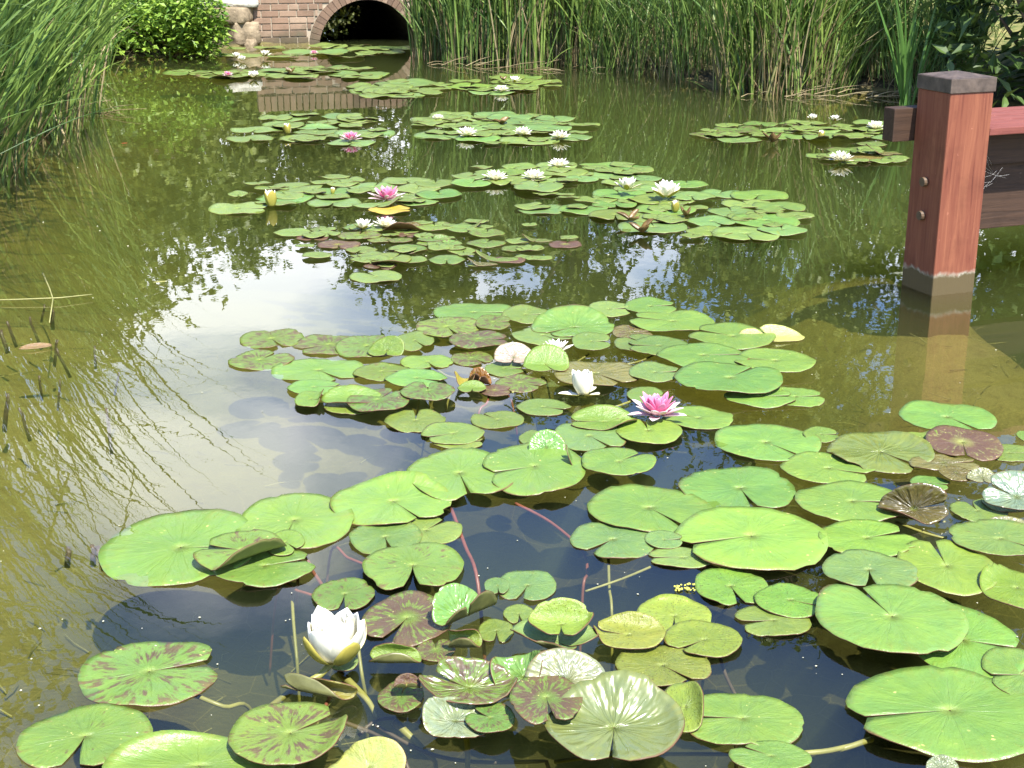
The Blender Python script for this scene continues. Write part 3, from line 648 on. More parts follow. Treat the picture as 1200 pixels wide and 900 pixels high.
# --- farther patches: leaves strewn over each patch, each one its own object
ORD = ['first', 'second', 'third', 'fourth', 'fifth', 'sixth', 'seventh', 'eighth', 'ninth', 'tenth', 'eleventh', 'twelfth', 'thirteenth', 'fourteenth']
WORD = {'G': 'bright green', 'F': 'green', 'D': 'dull green', 'M': 'purple mottled', 'B': 'bronze', 'Y': 'yellowish', 'R': 'dark red', 'P': 'pale yellow'}
def patch(phrase, polys, n, r0, r1, types, seed, curl=.12, ellipse=True):
    rg = random.Random(seed); got = []
    tries = 0
    while len(got) < n and tries < 6000:
        tries += 1
        x0, x1, y0, y1 = rg.choice(polys)
        A, B = ground((x0+x1)/2, y0), ground((x0+x1)/2, y1)
        cyw = (A.y+B.y)/2; hy = (A.y-B.y)/2
        cxw = (x0+x1-1200)/2/FPX*math.hypot(cyw, CAM_H); hx = (x1-x0)/2/FPX*math.hypot(cyw, CAM_H)
        t = rg.uniform(0, 2*PI); q = math.sqrt(rg.uniform(0, 1))
        r = rg.uniform(r0, r1)
        x = cxw + max(hx-r, .02)*q*math.cos(t); y = cyw + max(hy-r*.8, .02)*q*math.sin(t)
        sepf = .82 if tries < 3000 else .62
        if all(math.hypot(x-g[0], y-g[1]) > sepf*(r+g[2]) for g in got):
            got.append((x, y, r, rg.choice(types)))
    ys = sorted(g[1] for g in got); c1, c2 = ys[len(ys)//3], ys[2*len(ys)//3]
    rows = {'front': [], 'middle': [], 'back': []}
    for g in got: rows['front' if g[1] < c1 else 'middle' if g[1] < c2 else 'back'].append(g)
    for rn, lst in rows.items():
        lst.sort(key=lambda g: project((g[0], g[1], 0))[0])
        for i, (x, y, r, ty) in enumerate(lst):
            px, py = project((x, y, 0)); w_ = r*2*FPX/math.hypot(y, CAM_H)
            b_ = r*rg.uniform(.85, 1.05); pa = project((x, y+b_, 0))[1]; pb = project((x, y-b_, 0))[1]
            where = 'leftmost' if i == 0 else 'rightmost' if i == len(lst)-1 else ORD[i] + ' from left'
            fl = ()
            if rg.random() < curl: fl = [(rg.choice([-90, -60, -120, 0, 180, 70]), rg.uniform(-.1, .4), rg.uniform(20, 45), .5)]
            lily_pad(f'{WORD[ty]} pad, {where}, {rn} row of {phrase}', px, (pa+pb)/2, w_, pb-pa, rg.uniform(0, 360), ty, fl,
                     wave=.03, nw=rg.uniform(.04, .16), seg=30, rings=5, z0=None if not fl else .012, group='lily pads floating on the pond', step=.003, bite=rg.choice([0, 0, 1]))
    return got
patch('the dark crowded patch', [(345, 470, 262, 300), (420, 600, 256, 296), (400, 560, 270, 318), (520, 686, 268, 300), (520, 640, 285, 314)], 30, .055, .11, 'MMMDRBM', 1, .26)
lily_pad('lone green pad just before the dark crowded patch', 441, 325, 62, 14, 200, 'F')
lily_pad('lone dull pad at the left tip of the dark crowded patch', 343, 274, 44, 9, 0, 'D')
patch('the pink flower and bud patch', [(300, 440, 212, 248), (340, 545, 206, 236), (400, 545, 215, 246), (300, 400, 215, 240)], 13, .11, .165, 'FFGD', 2, .04)
lily_pad('lone pad at the left tip of the pink flower and bud patch', 279, 245, 70, 15, 0, 'F')
lily_pad('yellow brown pad in front of the pink flower far left', 457, 247, 50, 10, 0, 'P', tint=(.36, .30, .05))
patch('the three white flowers patch', [(518, 660, 196, 226), (580, 782, 190, 214), (560, 680, 190, 232), (640, 780, 194, 218)], 16, .095, .155, 'FFFDG', 3, .06)
patch('the tall white flowers patch', [(602, 720, 238, 256), (660, 830, 222, 272), (700, 880, 230, 282), (800, 972, 248, 284), (800, 940, 222, 258), (740, 850, 214, 240)], 23, .115, .18, 'GFFD', 4, .0)
patch('the patch left of the four flowers', [(252, 400, 146, 172), (300, 450, 132, 156), (380, 476, 150, 172)], 11, .15, .24, 'FFDM', 5, .06)
patch('the four white flowers patch', [(475, 640, 131, 152), (500, 697, 146, 172), (560, 690, 136, 158), (480, 600, 150, 171)], 17, .15, .25, 'FFGD', 6, .04)
patch('the right far patch by the post', [(790, 905, 148, 168), (860, 1012, 146, 168), (850, 990, 142, 158), (985, 1058, 137, 165)], 12, .13, .21, 'FFDM', 8, .12)
patch('the white flower patch beside the post', [(940, 1058, 172, 196), (1000, 1060, 166, 190)], 7, .09, .16, 'MFDB', 9, .15)
patch('the patch ahead of the middle reeds', [(508, 640, 96, 111), (560, 672, 88, 104)], 7, .22, .34, 'FFDG', 10, .04)
patch('the brown flecked patch before the arch', [(402, 525, 94, 116), (440, 520, 92, 104)], 7, .20, .32, 'FDMF', 11, .04)
patch('the long strip below the arch', [(190, 330, 82, 93), (300, 470, 78, 94), (280, 400, 80, 96)], 10, .26, .38, 'FFDM', 12, .04)
patch('the farthest strip at the arch foot', [(236, 330, 62, 70), (330, 425, 58, 66), (430, 482, 53, 64)], 6, .24, .4, 'FFD', 13, .0)

# the smallest leaves that crowd the far patches, past the three hundred built one by one
fill = MB(); fill.uv = []; rgf = random.Random(99)
for (x0, x1, y0, y1, n_, r0, r1) in [(350, 680, 258, 316, 44, .035, .07), (270, 540, 207, 248, 16, .05, .10), (530, 775, 190, 230, 22, .05, .09), (620, 960, 218, 282, 26, .05, .10), (265, 455, 136, 170, 18, .06, .13),
                                     (480, 690, 132, 170, 30, .06, .13), (800, 1050, 142, 168, 22, .06, .12), (945, 1055, 172, 194, 14, .05, .09), (510, 665, 90, 110, 16, .08, .16), (402, 522, 94, 115, 14, .08, .16), (195, 465, 80, 94, 22, .10, .2), (240, 480, 54, 70, 12, .1, .2)]:
    A, B = ground((x0+x1)/2, y0), ground((x0+x1)/2, y1)
    for i in range(n_):
        t = rgf.uniform(0, 2*PI); q = math.sqrt(rgf.random()); gx_, gy_ = ground((x0+x1)/2+(x1-x0)/2*q*math.cos(t), (y0+y1)/2).x, (A.y+B.y)/2+(A.y-B.y)/2*q*math.sin(t)
        r = rgf.uniform(r0, r1); m_ = pad_mesh(r, r*rgf.uniform(.85, 1), rgf.uniform(0, 6.28), 900+i*7+int(x0), rgf.uniform(.04, .15), (), wave=.04, seg=22, rings=4)
        lift = Matrix.Rotation(R(rgf.gauss(0, 2.5)), 3, 'X'); z_ = .006 + rgf.uniform(0, .009)
        fill.add([tuple((lift @ Vector(v)) + Vector((gx_, gy_, z_+r*.04))) for v in m_.v], m_.f); fill.uv += m_.uv
o = fill.build('small_lily_pads', [MP, MUNDER, MRIM], smooth=True); s_ = o.modifiers.new('thickness', 'SOLIDIFY'); s_.thickness = .002; s_.offset = -1; s_.material_offset = 1; s_.material_offset_rim = 2
o.color = (.170, .240, .060, .28); tag(o, 'small dull green lily pads crowding between the larger leaves of the far patches', 'lily pads', kind='stuff')
# ------------------------------------------------------------------ water lily flowers
def petal_mat(name, c_base, c_tip, c_out=None, transl=.22):
    m, nt, ns, ls = new_mat(name); uv = ns.new('ShaderNodeUVMap'); s = ns.new('ShaderNodeSeparateXYZ'); ls.new(uv.outputs[0], s.inputs[0])
    st = N(ns, 'ShaderNodeTexNoise', i_Scale=1.0, i_Detail=3.0)
    mp = ns.new('ShaderNodeMapping'); mp.inputs['Scale'].default_value = (26, 2.5, 1); ls.new(uv.outputs[0], mp.inputs['Vector']); ls.new(mp.outputs[0], st.inputs['Vector'])
    c = mix(ns, ls, maprange(ns, ls, s.outputs[1], .1, .95), c_base, c_tip)
    c = mix(ns, ls, maprange(ns, ls, st.outputs['Fac'], .35, .75, 0, .3), c, tuple(x*.72 for x in c_base))
    out_principled(nt, ns, ls, c, .45, transl=transl, spec=.3)
    return m
PW = petal_mat('white_petal', (.84, .80, .52), (.90, .88, .80))
PP = petal_mat('pink_petal', (.72, .10, .28), (.80, .34, .50))
PPP = petal_mat('pale_pink_petal', (.78, .45, .50), (.84, .74, .74))
PSEP = petal_mat('green_sepal', (.34, .33, .06), (.42, .35, .07))
PSEPW = petal_mat('sepal_inside', (.80, .78, .62), (.84, .80, .74))
MST = plain_mat('yellow_stamen', (.80, .50, .03), .5, .2, 40)

def petal_geo(mb, L_, W, e0, e1, r0, z0, az, cup=.25, twist=0.0, nl=8, nw_=6, uvs=None):
    """a pointed petal: rises at elevation e0 at its root and e1 at its tip"""
    pts = []; x, z = r0, z0
    for i in range(nl+1):
        pts.append((x, z)); e = e0 + (e1-e0)*(i/nl); x += math.cos(e)*L_/nl; z += math.sin(e)*L_/nl
    vs = []; fs = []
    ca, sa = math.cos(az), math.sin(az)
    for i in range(nl+1):
        t = i/nl; wd = W*.5*(math.sin(PI*min(1, t*.84+.16)**1.12)**.62 if t < 1 else 0)
        wd = max(wd, W*.02) if t < 1 else W*.012
        e = e0 + (e1-e0)*t; nx_, nz_ = -math.sin(e), math.cos(e)
        for j in range(nw_+1):
            s = 2*j/nw_-1; off = cup*wd*s*s
            px_ = pts[i][0] + nx_*off; pz = pts[i][1] + nz_*off; py_ = wd*s + twist*W*t*t
            vs.append((px_*ca - py_*sa, px_*sa + py_*ca, pz)); uvs.append((j/nw_, t))
    for i in range(nl):
        for j in range(nw_):
            fs.append((i*(nw_+1)+j, i*(nw_+1)+j+1, (i+1)*(nw_+1)+j+1, (i+1)*(nw_+1)+j))
    mb.add(vs, fs)
def petal(name, mats, parent, seed, *a, **k):
    mb = MB(); uv = []; petal_geo(mb, *a, uvs=uv, **k); mb.uv = uv
    o = mb.build(name, mats, parent, smooth=True); s = o.modifiers.new('thickness', 'SOLIDIFY'); s.thickness = .0008; s.offset = 1
    if len(mats) > 1: s.material_offset = 1
    return o
def stamens(parent, n, r, h, lean):
    mb = MB(); rg = random.Random(n)
    for i in range(n):
        a = rg.uniform(0, 2*PI); q = r*math.sqrt(rg.uniform(.05, 1))
        b = Vector((q*math.cos(a), q*math.sin(a), .006)); l = lean*q/r
        t = b + Vector((math.cos(a)*h*l, math.sin(a)*h*l, h*rg.uniform(.8, 1.1)))
        mb.tube([b, (b+t)/2 + Vector((math.cos(a), math.sin(a), 0))*h*.08, t], .0012, .0006, 5)
    return mb.build('stamens', MST, parent, smooth=True)
def flower(name, rings, mats, seed, sepals=4, sep=(.055, .026, 15, 25), stam=(34, .012, .02, .5), msep=(PSEP, PSEPW), short=False):
    """rings: (count, length, width, elevation at root, elevation at tip, root radius)"""
    rg = random.Random(seed); root = empty(name, (0, 0, 0))
    for i in range(sepals):
        petal('sepal', list(msep), root, i, sep[0]*rg.uniform(.92, 1.06), sep[1], R(sep[2]+rg.uniform(-8, 8)), R(sep[3]+rg.uniform(-10, 10)), sep[4] if len(sep) > 4 else .012, .000, 2*PI*(i+.3)/sepals+rg.uniform(-.1, .1), cup=.35)
    for ri, (n, Ln, W, e0, e1, r0) in enumerate(rings):
        for i in range(n):
            petal('petal', [mats[min(ri, len(mats)-1)]], root, i, Ln*rg.uniform(.9, 1.08), W*rg.uniform(.9, 1.1), R(e0+rg.uniform(-5, 5)), R(e1+rg.uniform(-9, 9)),
                  r0, .004+.003*ri, 2*PI*(i+.5*(ri % 2)+.2*ri)/n + rg.uniform(-.12, .12), cup=.45, twist=rg.uniform(-.08, .08), nl=5 if short else 9, nw_=4 if short else 6)
    if stam: stamens(root, *stam)
    return root
def place(o, label, px, py, sc=1.0, rz=0.0, z=.012, tilt=(0, 0), group='water lily flowers on the pond', cat='flower'):
    p = ground(px, py, z); o.location = p; o.scale = (sc,)*3; o.rotation_euler = (tilt[0], tilt[1], rz); tag(o, label, cat, group); return o
def flower_width(px, py, wpx):
    p = ground(px, py); return wpx*(p - Vector((0, 0, CAM_H))).length/FPX

hero = flower('white_water_lily', [(7, .088, .056, 44, 98, .020), (7, .086, .050, 56, 100, .016), (6, .078, .042, 66, 104, .012), (5, .066, .032, 80, 106, .008)], [PW], 3,
              sepals=4, sep=(.080, .054, 30, 96, .021), stam=(40, .014, .03, .3))
pr = place(hero, 'big white cup shaped flower with golden sepals standing beside the rolled leaf', 393, 774, 1.12, -1.35, .03)
mb = MB(); mb.tube([(0, 0, .002), (.012, -.03, -.02), (.032, -.085, -.035), (.05, -.15, -.07)], .0065, .006, 10); mb.build('stalk', MSTALK_G, hero, smooth=True)
pinkf = flower('pink_water_lily', [(8, .072, .026, 22, 40, .012), (8, .066, .024, 42, 62, .010), (8, .056, .021, 58, 80, .008), (6, .046, .017, 74, 94, .006)], [PPP, PP, PP, PP], 11,
               sepals=5, sep=(.075, .030, 3, 8), stam=(30, .010, .022, .3), msep=(PPP, PPP))
place(pinkf, 'large deep pink flower with pale outer petals on the middle raft', 770, 487, 1.05, .4, .02)
bud_open = flower('white_water_lily', [(4, .056, .036, 62, 92, .012), (4, .052, .03, 74, 98, .008)], [PW], 21, sepals=3, sep=(.05, .028, 6, 14), stam=None, msep=(PSEP, PSEPW))
place(bud_open, 'closed white flower with one petal fallen open left of the large pink flower', 684, 463, 1.4, 2.6, .014, (0, .1))
wopen = flower('white_water_lily', [(8, .062, .022, 20, 36, .012), (8, .056, .02, 40, 58, .010), (7, .045, .016, 60, 78, .008)], [PW], 31, sepals=4, sep=(.062, .024, 8, 15), stam=(26, .011, .02, .5), short=True)
wcup = flower('white_water_lily', [(7, .060, .030, 46, 76, .012), (6, .054, .025, 62, 90, .009)], [PW], 41, sepals=4, sep=(.062, .026, 25, 40), stam=(20, .01, .02, .3), short=True)
pfar = flower('pink_water_lily', [(8, .064, .022, 18, 34, .012), (8, .056, .02, 40, 58, .010), (6, .045, .016, 62, 82, .008)], [PPP, PP, PP], 51, sepals=4, sep=(.066, .024, 6, 12), stam=(20, .01, .018, .4), msep=(PPP, PPP), short=True)
budp = flower('water_lily_bud', [(4, .055, .030, 74, 103, .010), (3, .05, .024, 80, 100, .006)], [PW], 61, sepals=4, sep=(.058, .034, 70, 102, .0115), stam=None, msep=(PSEP, PSEPW), short=True)
def put(proto, first, *a, **k):
    o = proto if first else copy_tree(proto); return place(o, *a, **k)
W_O = .122; W_C = .085
lst = [('open white flower on the dark crowded patch, right of its cup shaped twin', 452, 266, 26, 0), ('open white flower, leftmost of the three white flowers patch', 580, 211, 26, 0),
       ('open white flower in the middle of the three white flowers patch', 625, 210, 26, 0), ('white flower at the back right of the three white flowers patch', 655, 196, 24, 0),
       ('spread white flower low on the left of the four white flowers patch', 547, 159, 23, 0), ('white flower second from right on the four white flowers patch', 613, 158, 21, 0),
       ('white flower at the right end of the four white flowers patch', 656, 162, 21, 0), ('half hidden white flower at the back left of the four white flowers patch', 513, 140, 14, 0),
       ('white flower in front on the patch ahead of the middle reeds', 588, 107, 16, 0), ('white flower at the back right of the right far patch by the post', 1026, 151, 20, 0),
       ('bright white flower at the front of the patch beside the post', 985, 189, 26, 0), ('small white flower half hidden behind the folded bright green leaf', 652, 413, 34, 0)]
for i, (lb, x, y, wpx, _) in enumerate(lst): put(wopen, i == 0, lb, x, y, flower_width(x, y, wpx)/W_O, i*1.3, .014)
lst = [('cup shaped white flower on the left of the dark crowded patch', 426, 268, 17, .014), ('tall white flower standing on a stalk above brown leaves', 735, 222, 20, .05), ('white flower with spread sepals right of the tall stalked flower', 780, 231, 27, .035),
       ('small white flower at the back of the patch ahead of the middle reeds', 603, 97, 11, .014), ('tiny white flower beside the pink one on the long strip below the arch', 297, 91, 11, .014),
       ('tiny white flower left on the farthest strip at the arch foot', 277, 68, 9, .014), ('tiny white flower second from left on the farthest strip', 284, 71, 8, .014), ('tiny tall white flower before the brick wall corner', 311, 66, 10, .03),
       ('tiny white flower at the back of the right far patch by the post', 978, 142, 10, .014), ('tiny white flower at the back left of the right far patch by the post', 952, 140, 9, .014)]
for i, (lb, x, y, wpx, z) in enumerate(lst): put(wcup, i == 0, lb, x, y, flower_width(x, y, wpx)/W_C, i*.9, z)
lst = [('pink flower with pointed petals, left of the tall white flowers', 453, 234, 36), ('pink flower on the far patch left of the four white flowers', 411, 164, 22),
       ('tiny pink flower on the long strip below the arch', 267, 89, 12), ('tiny deep pink flower on the farthest strip before the arch ring', 368, 63, 9)]
for i, (lb, x, y, wpx) in enumerate(lst): put(pfar, i == 0, lb, x, y, flower_width(x, y, wpx)/.126, i*1.1, .014)
lst = [('pointed closed bud standing left of the pink flower far left', 318, 242, 1.5, .005), ('small closed bud at the left of the far patch behind the pink flower', 337, 157, 1.25, .005), ('pale pinkish closed bud beside the white flower with spread sepals', 791, 248, 1.0, .014),
       ('tiny yellow tipped bud on the right far patch by the post', 962, 163, 1.0, .005), ('tiny bud low on the patch with the yellow brown pad', 390, 227, .6, .004)]
for i, (lb, x, y, s, z) in enumerate(lst): put(budp, i == 0, lb, x, y, s, i*.7, z, cat='flower bud')
MBROWN = plain_mat('brown_leaf', (.155, .095, .028), .38, .5, 24, .3, .6, .15)
# stalks of the raised flowers and the brown leaves under them
for lb_, x, y, wpx, dirs in [('brown curled leaf standing under the tall white flower', 738, 250, 34, (-60, 150)), ('brown curled leaf lying right of the tall white flower', 752, 262, 40, (-120, 40)), ('brown leaf tip lifted on the right far patch by the post', 905, 160, 28, (-60, 120)),
                             ('brown curled leaf at the heart of the four white flowers patch', 588, 139, 26, (-90, 30)), ('brown curled leaf on the long strip below the arch', 340, 81, 20, (-90, 30)), ('brown curled leaf at the back of the patch ahead of the middle reeds', 590, 90, 16, (-90, 30)),
                             ('brown curled leaf beside the pale pinkish bud of the tall white flowers patch', 804, 247, 24, (-90, 20))]:
    mb = MB(); uvl = []; rg = random.Random(int(x)); sz = flower_width(x, y, wpx)*.62
    for k in range(3):
        petal_geo(mb, sz*rg.uniform(.65, .95), sz*rg.uniform(.40, .55), R(rg.uniform(5, 45)), R(rg.uniform(20, 110)), .004, 0, rg.uniform(-.5, .5)+2*PI*k/3+.6, cup=.7, twist=rg.uniform(-.25, .25), uvs=uvl)
    mb.uv = uvl; o = mb.build('curled_leaf', MBROWN, smooth=True); s_ = o.modifiers.new('thickness', 'SOLIDIFY'); s_.thickness = .0018
    place(o, lb_, x, y+wpx*.25, 1, 0, .014, group='brown curled leaves among the far pads', cat='curled leaf')

# ------------------------------------------------------------------ things in the shallows at the left
proto = None
stubs = [(13, 372, 30), (28, 378, 22), (40, 365, 38), (22, 398, 26), (62, 395, 30), (36, 410, 32), (4, 385, 26), (52, 372, 22), (66, 440, 34), (80, 432, 22), (74, 405, 36), (100, 398, 40), (110, 405, 26), (8, 422, 18), (46, 440, 28), (88, 445, 30),
         (3, 460, 44), (10, 475, 30), (28, 472, 38), (40, 468, 20), (126, 480, 52), (78, 640, 22), (108, 640, 24), (117, 636, 28), (60, 360, 24), (90, 360, 30), (134, 430, 26), (20, 350, 24), (48, 352, 20), (115, 440, 22)]
for i, (x, y, hp) in enumerate(stubs[::2] + stubs[21:24:2]):
    p = ground(x, y, 0); L_ = hp*(p-Vector((0, 0, CAM_H))).length/FPX*.7
    if proto is None:
        mb = MB(); mb.tube([(0, 0, -.5), (.02, 0, .2), (.0, .01, .7), (.06, .0, 1.0)], .062, .045, 7); proto = mb.build('reed_stub', MSTALK_D, smooth=True); o = proto
    else: o = proto.copy(); col.objects.link(o)
    o.location = (p.x, p.y, -L_+rnd.uniform(-.02, .006)); o.scale = (.11*rnd.uniform(.5, 1.3), .11*rnd.uniform(.5, 1.3), L_); o.rotation_euler = (rnd.uniform(-.25, .25), rnd.uniform(-.3, .3), rnd.uniform(0, 6))
    tag(o, 'short dark broken reed stub standing in the muddy shallows at the left', 'reed stub', 'broken reed stubs in the left shallows')
MSTRAW = plain_mat('dry_straw', (.26, .25, .09), .6, .3, 20)
mb = MB(); mb.tube([ground(-60, 353, .012), ground(20, 351, .016), ground(70, 349, .018), ground(108, 345, .016)], .0035, .002, 6)
tag(mb.build('fallen_reed', MSTRAW, smooth=True), 'straight pale fallen reed stem lying on the water at far left', 'reed stem')
mb = MB(); mb.tube([ground(50, 320, .05), ground(58, 338, .03), ground(62, 350, .02), ground(58, 378, .01)], .0035, .002, 6)
tag(mb.build('fallen_reed', MSTRAW, smooth=True), 'short bent reed leaf crossing the straight fallen reed stem', 'reed stem')
def dead_leaf(label, x, y, wpx, hpx, tint, folds, nm='dead_leaf'):
    c0 = ground(x, y); a = wpx/2*(c0-Vector((0, 0, CAM_H))).length/FPX
    mb = pad_mesh(a, a*.3, 0, int(x*7), .02, folds, seg=24, rings=4); o = mb.build(nm, [MP, MUNDER, MRIM], smooth=True, loc=(c0.x, c0.y, .008))
    s = o.modifiers.new('thickness', 'SOLIDIFY'); s.thickness = .0015; s.material_offset = 1; o.rotation_euler[2] = .4
    o.color = (*tint, .2); tag(o, label, 'dead leaf')
dead_leaf('curled pinkish brown dead leaf floating in the left shallows', 42, 409, 36, 10, (.24, .15, .08), [(R(90), .0, 60, .5)])
dead_leaf('tiny yellow leaf floating in open water left of the middle raft', 188, 332, 16, 5, (.35, .33, .10), [])
dead_leaf('small red leaf floating before the left reeds', 146, 169, 7, 5, (.5, .06, .02), [])
mb = MB(); rg = random.Random(15)
for i in range(170):
    px, py = (rg.uniform(-20, 420), rg.uniform(330, 900)) if i % 3 else (rg.uniform(900, 1200), rg.uniform(340, 500))
    p = ground(px, py, -.1); z_ = hz(p.x, p.y)+.006; a = rg.uniform(0, PI); l = rg.uniform(.02, .13); d_ = Vector((math.cos(a), math.sin(a), rg.uniform(-.05, .12)))*l
    p.z = z_; mb.tube([p, p+d_*.5+Vector((rg.uniform(-.01, .01), rg.uniform(-.01, .01), .003)), p+d_], rg.uniform(.0012, .003), .001, 5, tint=rg.random())
MSUNK = leaf_mat('sunken_straw', (.07, .055, .02), (.46, .42, .20), .7, .0)
tag(mb.build('sunken_straw', MSUNK), 'thin straws and twigs scattered over the muddy bottom in the shallows', 'straw', kind='stuff')
# specks and seed fluff on the water
mb = MB(); rg = random.Random(5)
for i in range(230):
    px = rg.uniform(0, 1200); py = 110 + 790*rg.random()**1.0
    p = ground(px, py, .002); r = rg.uniform(.0012, .0034)*(1 if py > 300 else 1.7); a = rg.uniform(0, 6)
    vs = [p + Vector((math.cos(a+k*PI/3)*r*rg.uniform(.6, 1.2), math.sin(a+k*PI/3)*r*rg.uniform(.6, 1.2), 0)) for k in range(6)] + [p + Vector((0, 0, r*.5))]
    mb.add(vs, [(k, (k+1) % 6, 6) for k in range(6)])
tag(mb.build('floating_specks', plain_mat('seed_fluff', (.45, .43, .30), .8, .4, 30)), 'pale seed fluff and specks scattered on the open water', 'specks', kind='stuff')
# duckweed-like yellow sprig beside the slit pad
mb = MB()
for i in range(26):
    p = ground(rg.uniform(790, 815), rg.uniform(684, 692), .004); mb.box(p, (rg.uniform(.003, .007), rg.uniform(.003, .005), .003), rot=Matrix.Rotation(rg.uniform(0, 3), 3, 'Z'), bevel=.001)
tag(mb.build('yellow_sprig', plain_mat('sprig_yellow', (.50, .47, .08), .5), None), 'little yellow sprig floating above the lightly spotted round pad', 'sprig')
# the tangle of old stems under water between the white flower and the bottom edge
sunk = empty('sunken_lily_plant', ground(440, 840, -.2)); tag(sunk, 'tangle of bare yellow and brown lily stems under water below the white flower', 'water plant')
for i, (pts, lb, mt) in enumerate([
    ([(398, 788, -.01), (430, 820, -.03), (442, 842, -.05)], 'yellow green lily stem leaning from the white flower into the water', MSTALK_G),
    ([(420, 760, -.05), (424, 790, -.09), (428, 812, -.13)], 'short yellow lily stem upright beside the white flower', MSTALK_G),
    ([(374, 842, -.005), (392, 808, -.02), (402, 800, -.04)], 'dark red lily stem left of the white flower stalk', MSTALK_R),
    ([(462, 845, -.05), (490, 872, -.08), (510, 892, -.12)], 'thick yellow stem base lying under water near the bottom', MSTALK_G),
    ([(342, 695, -.06), (344, 730, -.10), (348, 774, -.16)], 'pale upright stem seen through the water left of the white flower', MSTALK_G),
    ([(440, 850, -.06), (500, 882, -.09), (560, 893, -.1), (640, 892, -.1)], 'long dark stem lying on the bottom along the lower edge', MSTALK_D),
    ([(420, 862, -.08), (450, 842, -.06), (520, 850, -.07)], 'dark curved stem in the tangle under the small mottled pad', MSTALK_D),
    ([(470, 880, -.05), (480, 905, -.08)], 'short brown stem stump under water by the pale folded pad', MSTALK_D),
    ([(400, 845, -.05), (455, 870, -.07), (475, 915, -.11)], 'brown stem sloping down to the bottom edge', MSTALK_D),
    ([(650, 893, -.08), (700, 887, -.09), (780, 884, -.09), (860, 884, -.07)], 'long green stem under water at the bottom edge below the bronze leaf', MSTALK_G),
    ([(838, 752, -.04), (850, 790, -.08), (862, 815, -.10)], 'pale slanting stem under water right of the olive spotted pad', MSTALK_D)]):
    P3 = [ground(*q)-sunk.location for q in pts]; mb = MB(); Q = []
    for k in range(len(P3)-1):
        p0, p1, p2, p3 = P3[max(k-1, 0)], P3[k], P3[k+1], P3[min(k+2, len(P3)-1)]
        for j in range(6):
            t = j/6; Q.append(.5*((2*p1) + (p2-p0)*t + (2*p0-5*p1+4*p2-p3)*t*t + (3*p1-p0-3*p2+p3)*t**3))
    if pts[-1][2] < -.09: Q.append(P3[-1]); P3.append(P3[-1] + (P3[-1]-P3[-2])*.5 - Vector((0, 0, .2)))
    Q.append(P3[-1]); mb.tube(Q, .009 if 'thick' in lb or 'leaning' in lb else .0042, .004, 9)
    tag(mb.build('stem', mt, sunk, smooth=True), lb)

# ------------------------------------------------------------------ wooden jetty
def wood(name, c0, c1, axis='Z', rough=.6):
    m, nt, ns, ls = new_mat(name); tc = ns.new('ShaderNodeTexCoord'); mp = ns.new('ShaderNodeMapping'); ls.new(tc.outputs['Object'], mp.inputs['Vector'])
    mp.inputs['Scale'].default_value = {'Z': (26, 26, 1.6), 'X': (1.6, 26, 26)}[axis]
    n = noise_n(ns, ls, mp.outputs[0], 1.5, 6, .65, 1.2); n2 = noise_n(ns, ls, tc.outputs['Object'], 6, 5, .6); n3 = noise_n(ns, ls, tc.outputs['Object'], 38, 3, .6)
    c = mix(ns, ls, maprange(ns, ls, n, .3, .72), c0, c1)
    c = mix(ns, ls, maprange(ns, ls, n2, .52, .75, 0, .55), c, tuple(x*.55 for x in c0))
    c = mix(ns, ls, maprange(ns, ls, n3, .68, .78, 0, .5), c, tuple(min(1, x*1.7+.06) for x in c1))
    cr = maprange(ns, ls, n, .28, .36, 1, 0)
    c = mix(ns, ls, math_n(ns, ls, 'MULTIPLY', cr, .6), c, tuple(x*.3 for x in c0))
    out_principled(nt, ns, ls, c, rough, bump_n(ns, ls, n, .5, .004), spec=.25)
    return m
# post: stained wood with a dark wet algae band and a white scum line at the water
mpost = wood('red_stained_post', (.150, .043, .026), (.265, .098, .052))
nt = mpost.node_tree; ns = nt.nodes; ls = nt.links
pb = [n for n in ns if n.type == 'BSDF_PRINCIPLED'][0]; src = pb.inputs['Base Color'].links[0].from_socket
tc = ns.new('ShaderNodeTexCoord'); sx = ns.new('ShaderNodeSeparateXYZ'); ls.new(tc.outputs['Object'], sx.inputs[0])
wn = noise_n(ns, ls, tc.outputs['Object'], 11, 5, .6)
zz = math_n(ns, ls, 'ADD', sx.outputs[2], math_n(ns, ls, 'MULTIPLY', wn, -.085))
c = mix(ns, ls, maprange(ns, ls, zz, .035, .045, 1, 0), src, (.10, .075, .035))
band = math_n(ns, ls, 'MULTIPLY', maprange(ns, ls, zz, .028, .036), maprange(ns, ls, zz, .038, .052, 1, 0))
c = mix(ns, ls, math_n(ns, ls, 'MULTIPLY', band, maprange(ns, ls, noise_n(ns, ls, tc.outputs['Object'], 23, 4, .7), .38, .62, .05, .75)), c, (.46, .42, .33))
ls.new(c, pb.inputs['Base Color'])
mdeck = wood('red_deck_board', (.15, .044, .034), (.24, .080, .060), 'X'); mbeam = wood('dark_beam', (.036, .021, .014), (.075, .042, .026), 'X')
mcap = plain_mat('weathered_zinc_cap', (.085, .062, .048), .6, .45, 22, .2); mbolt = plain_mat('rusty_bolt', (.11, .07, .04), .5, .3, 40)
P0 = ground(1092, 347); PA = R(21.5)
tr_, tb_ = Vector((math.cos(PA), math.sin(PA), 0)), Vector((-math.sin(PA), math.cos(PA), 0))
def height_at(p, py):
    lo, hi = 0., 2.
    for _ in range(40):
        m_ = (lo+hi)/2
        if project((p.x, p.y, m_))[1] > py: lo = m_
        else: hi = m_
    return lo
S = .205
ztop = height_at(P0, 93); zcap = height_at(P0, 110)
print('post top', ztop, 'at', P0)
jet = empty('wooden_jetty', (P0.x, P0.y, 0), PA); tag(jet, 'red stained wooden jetty with a capped square corner post standing in the pond', 'jetty')
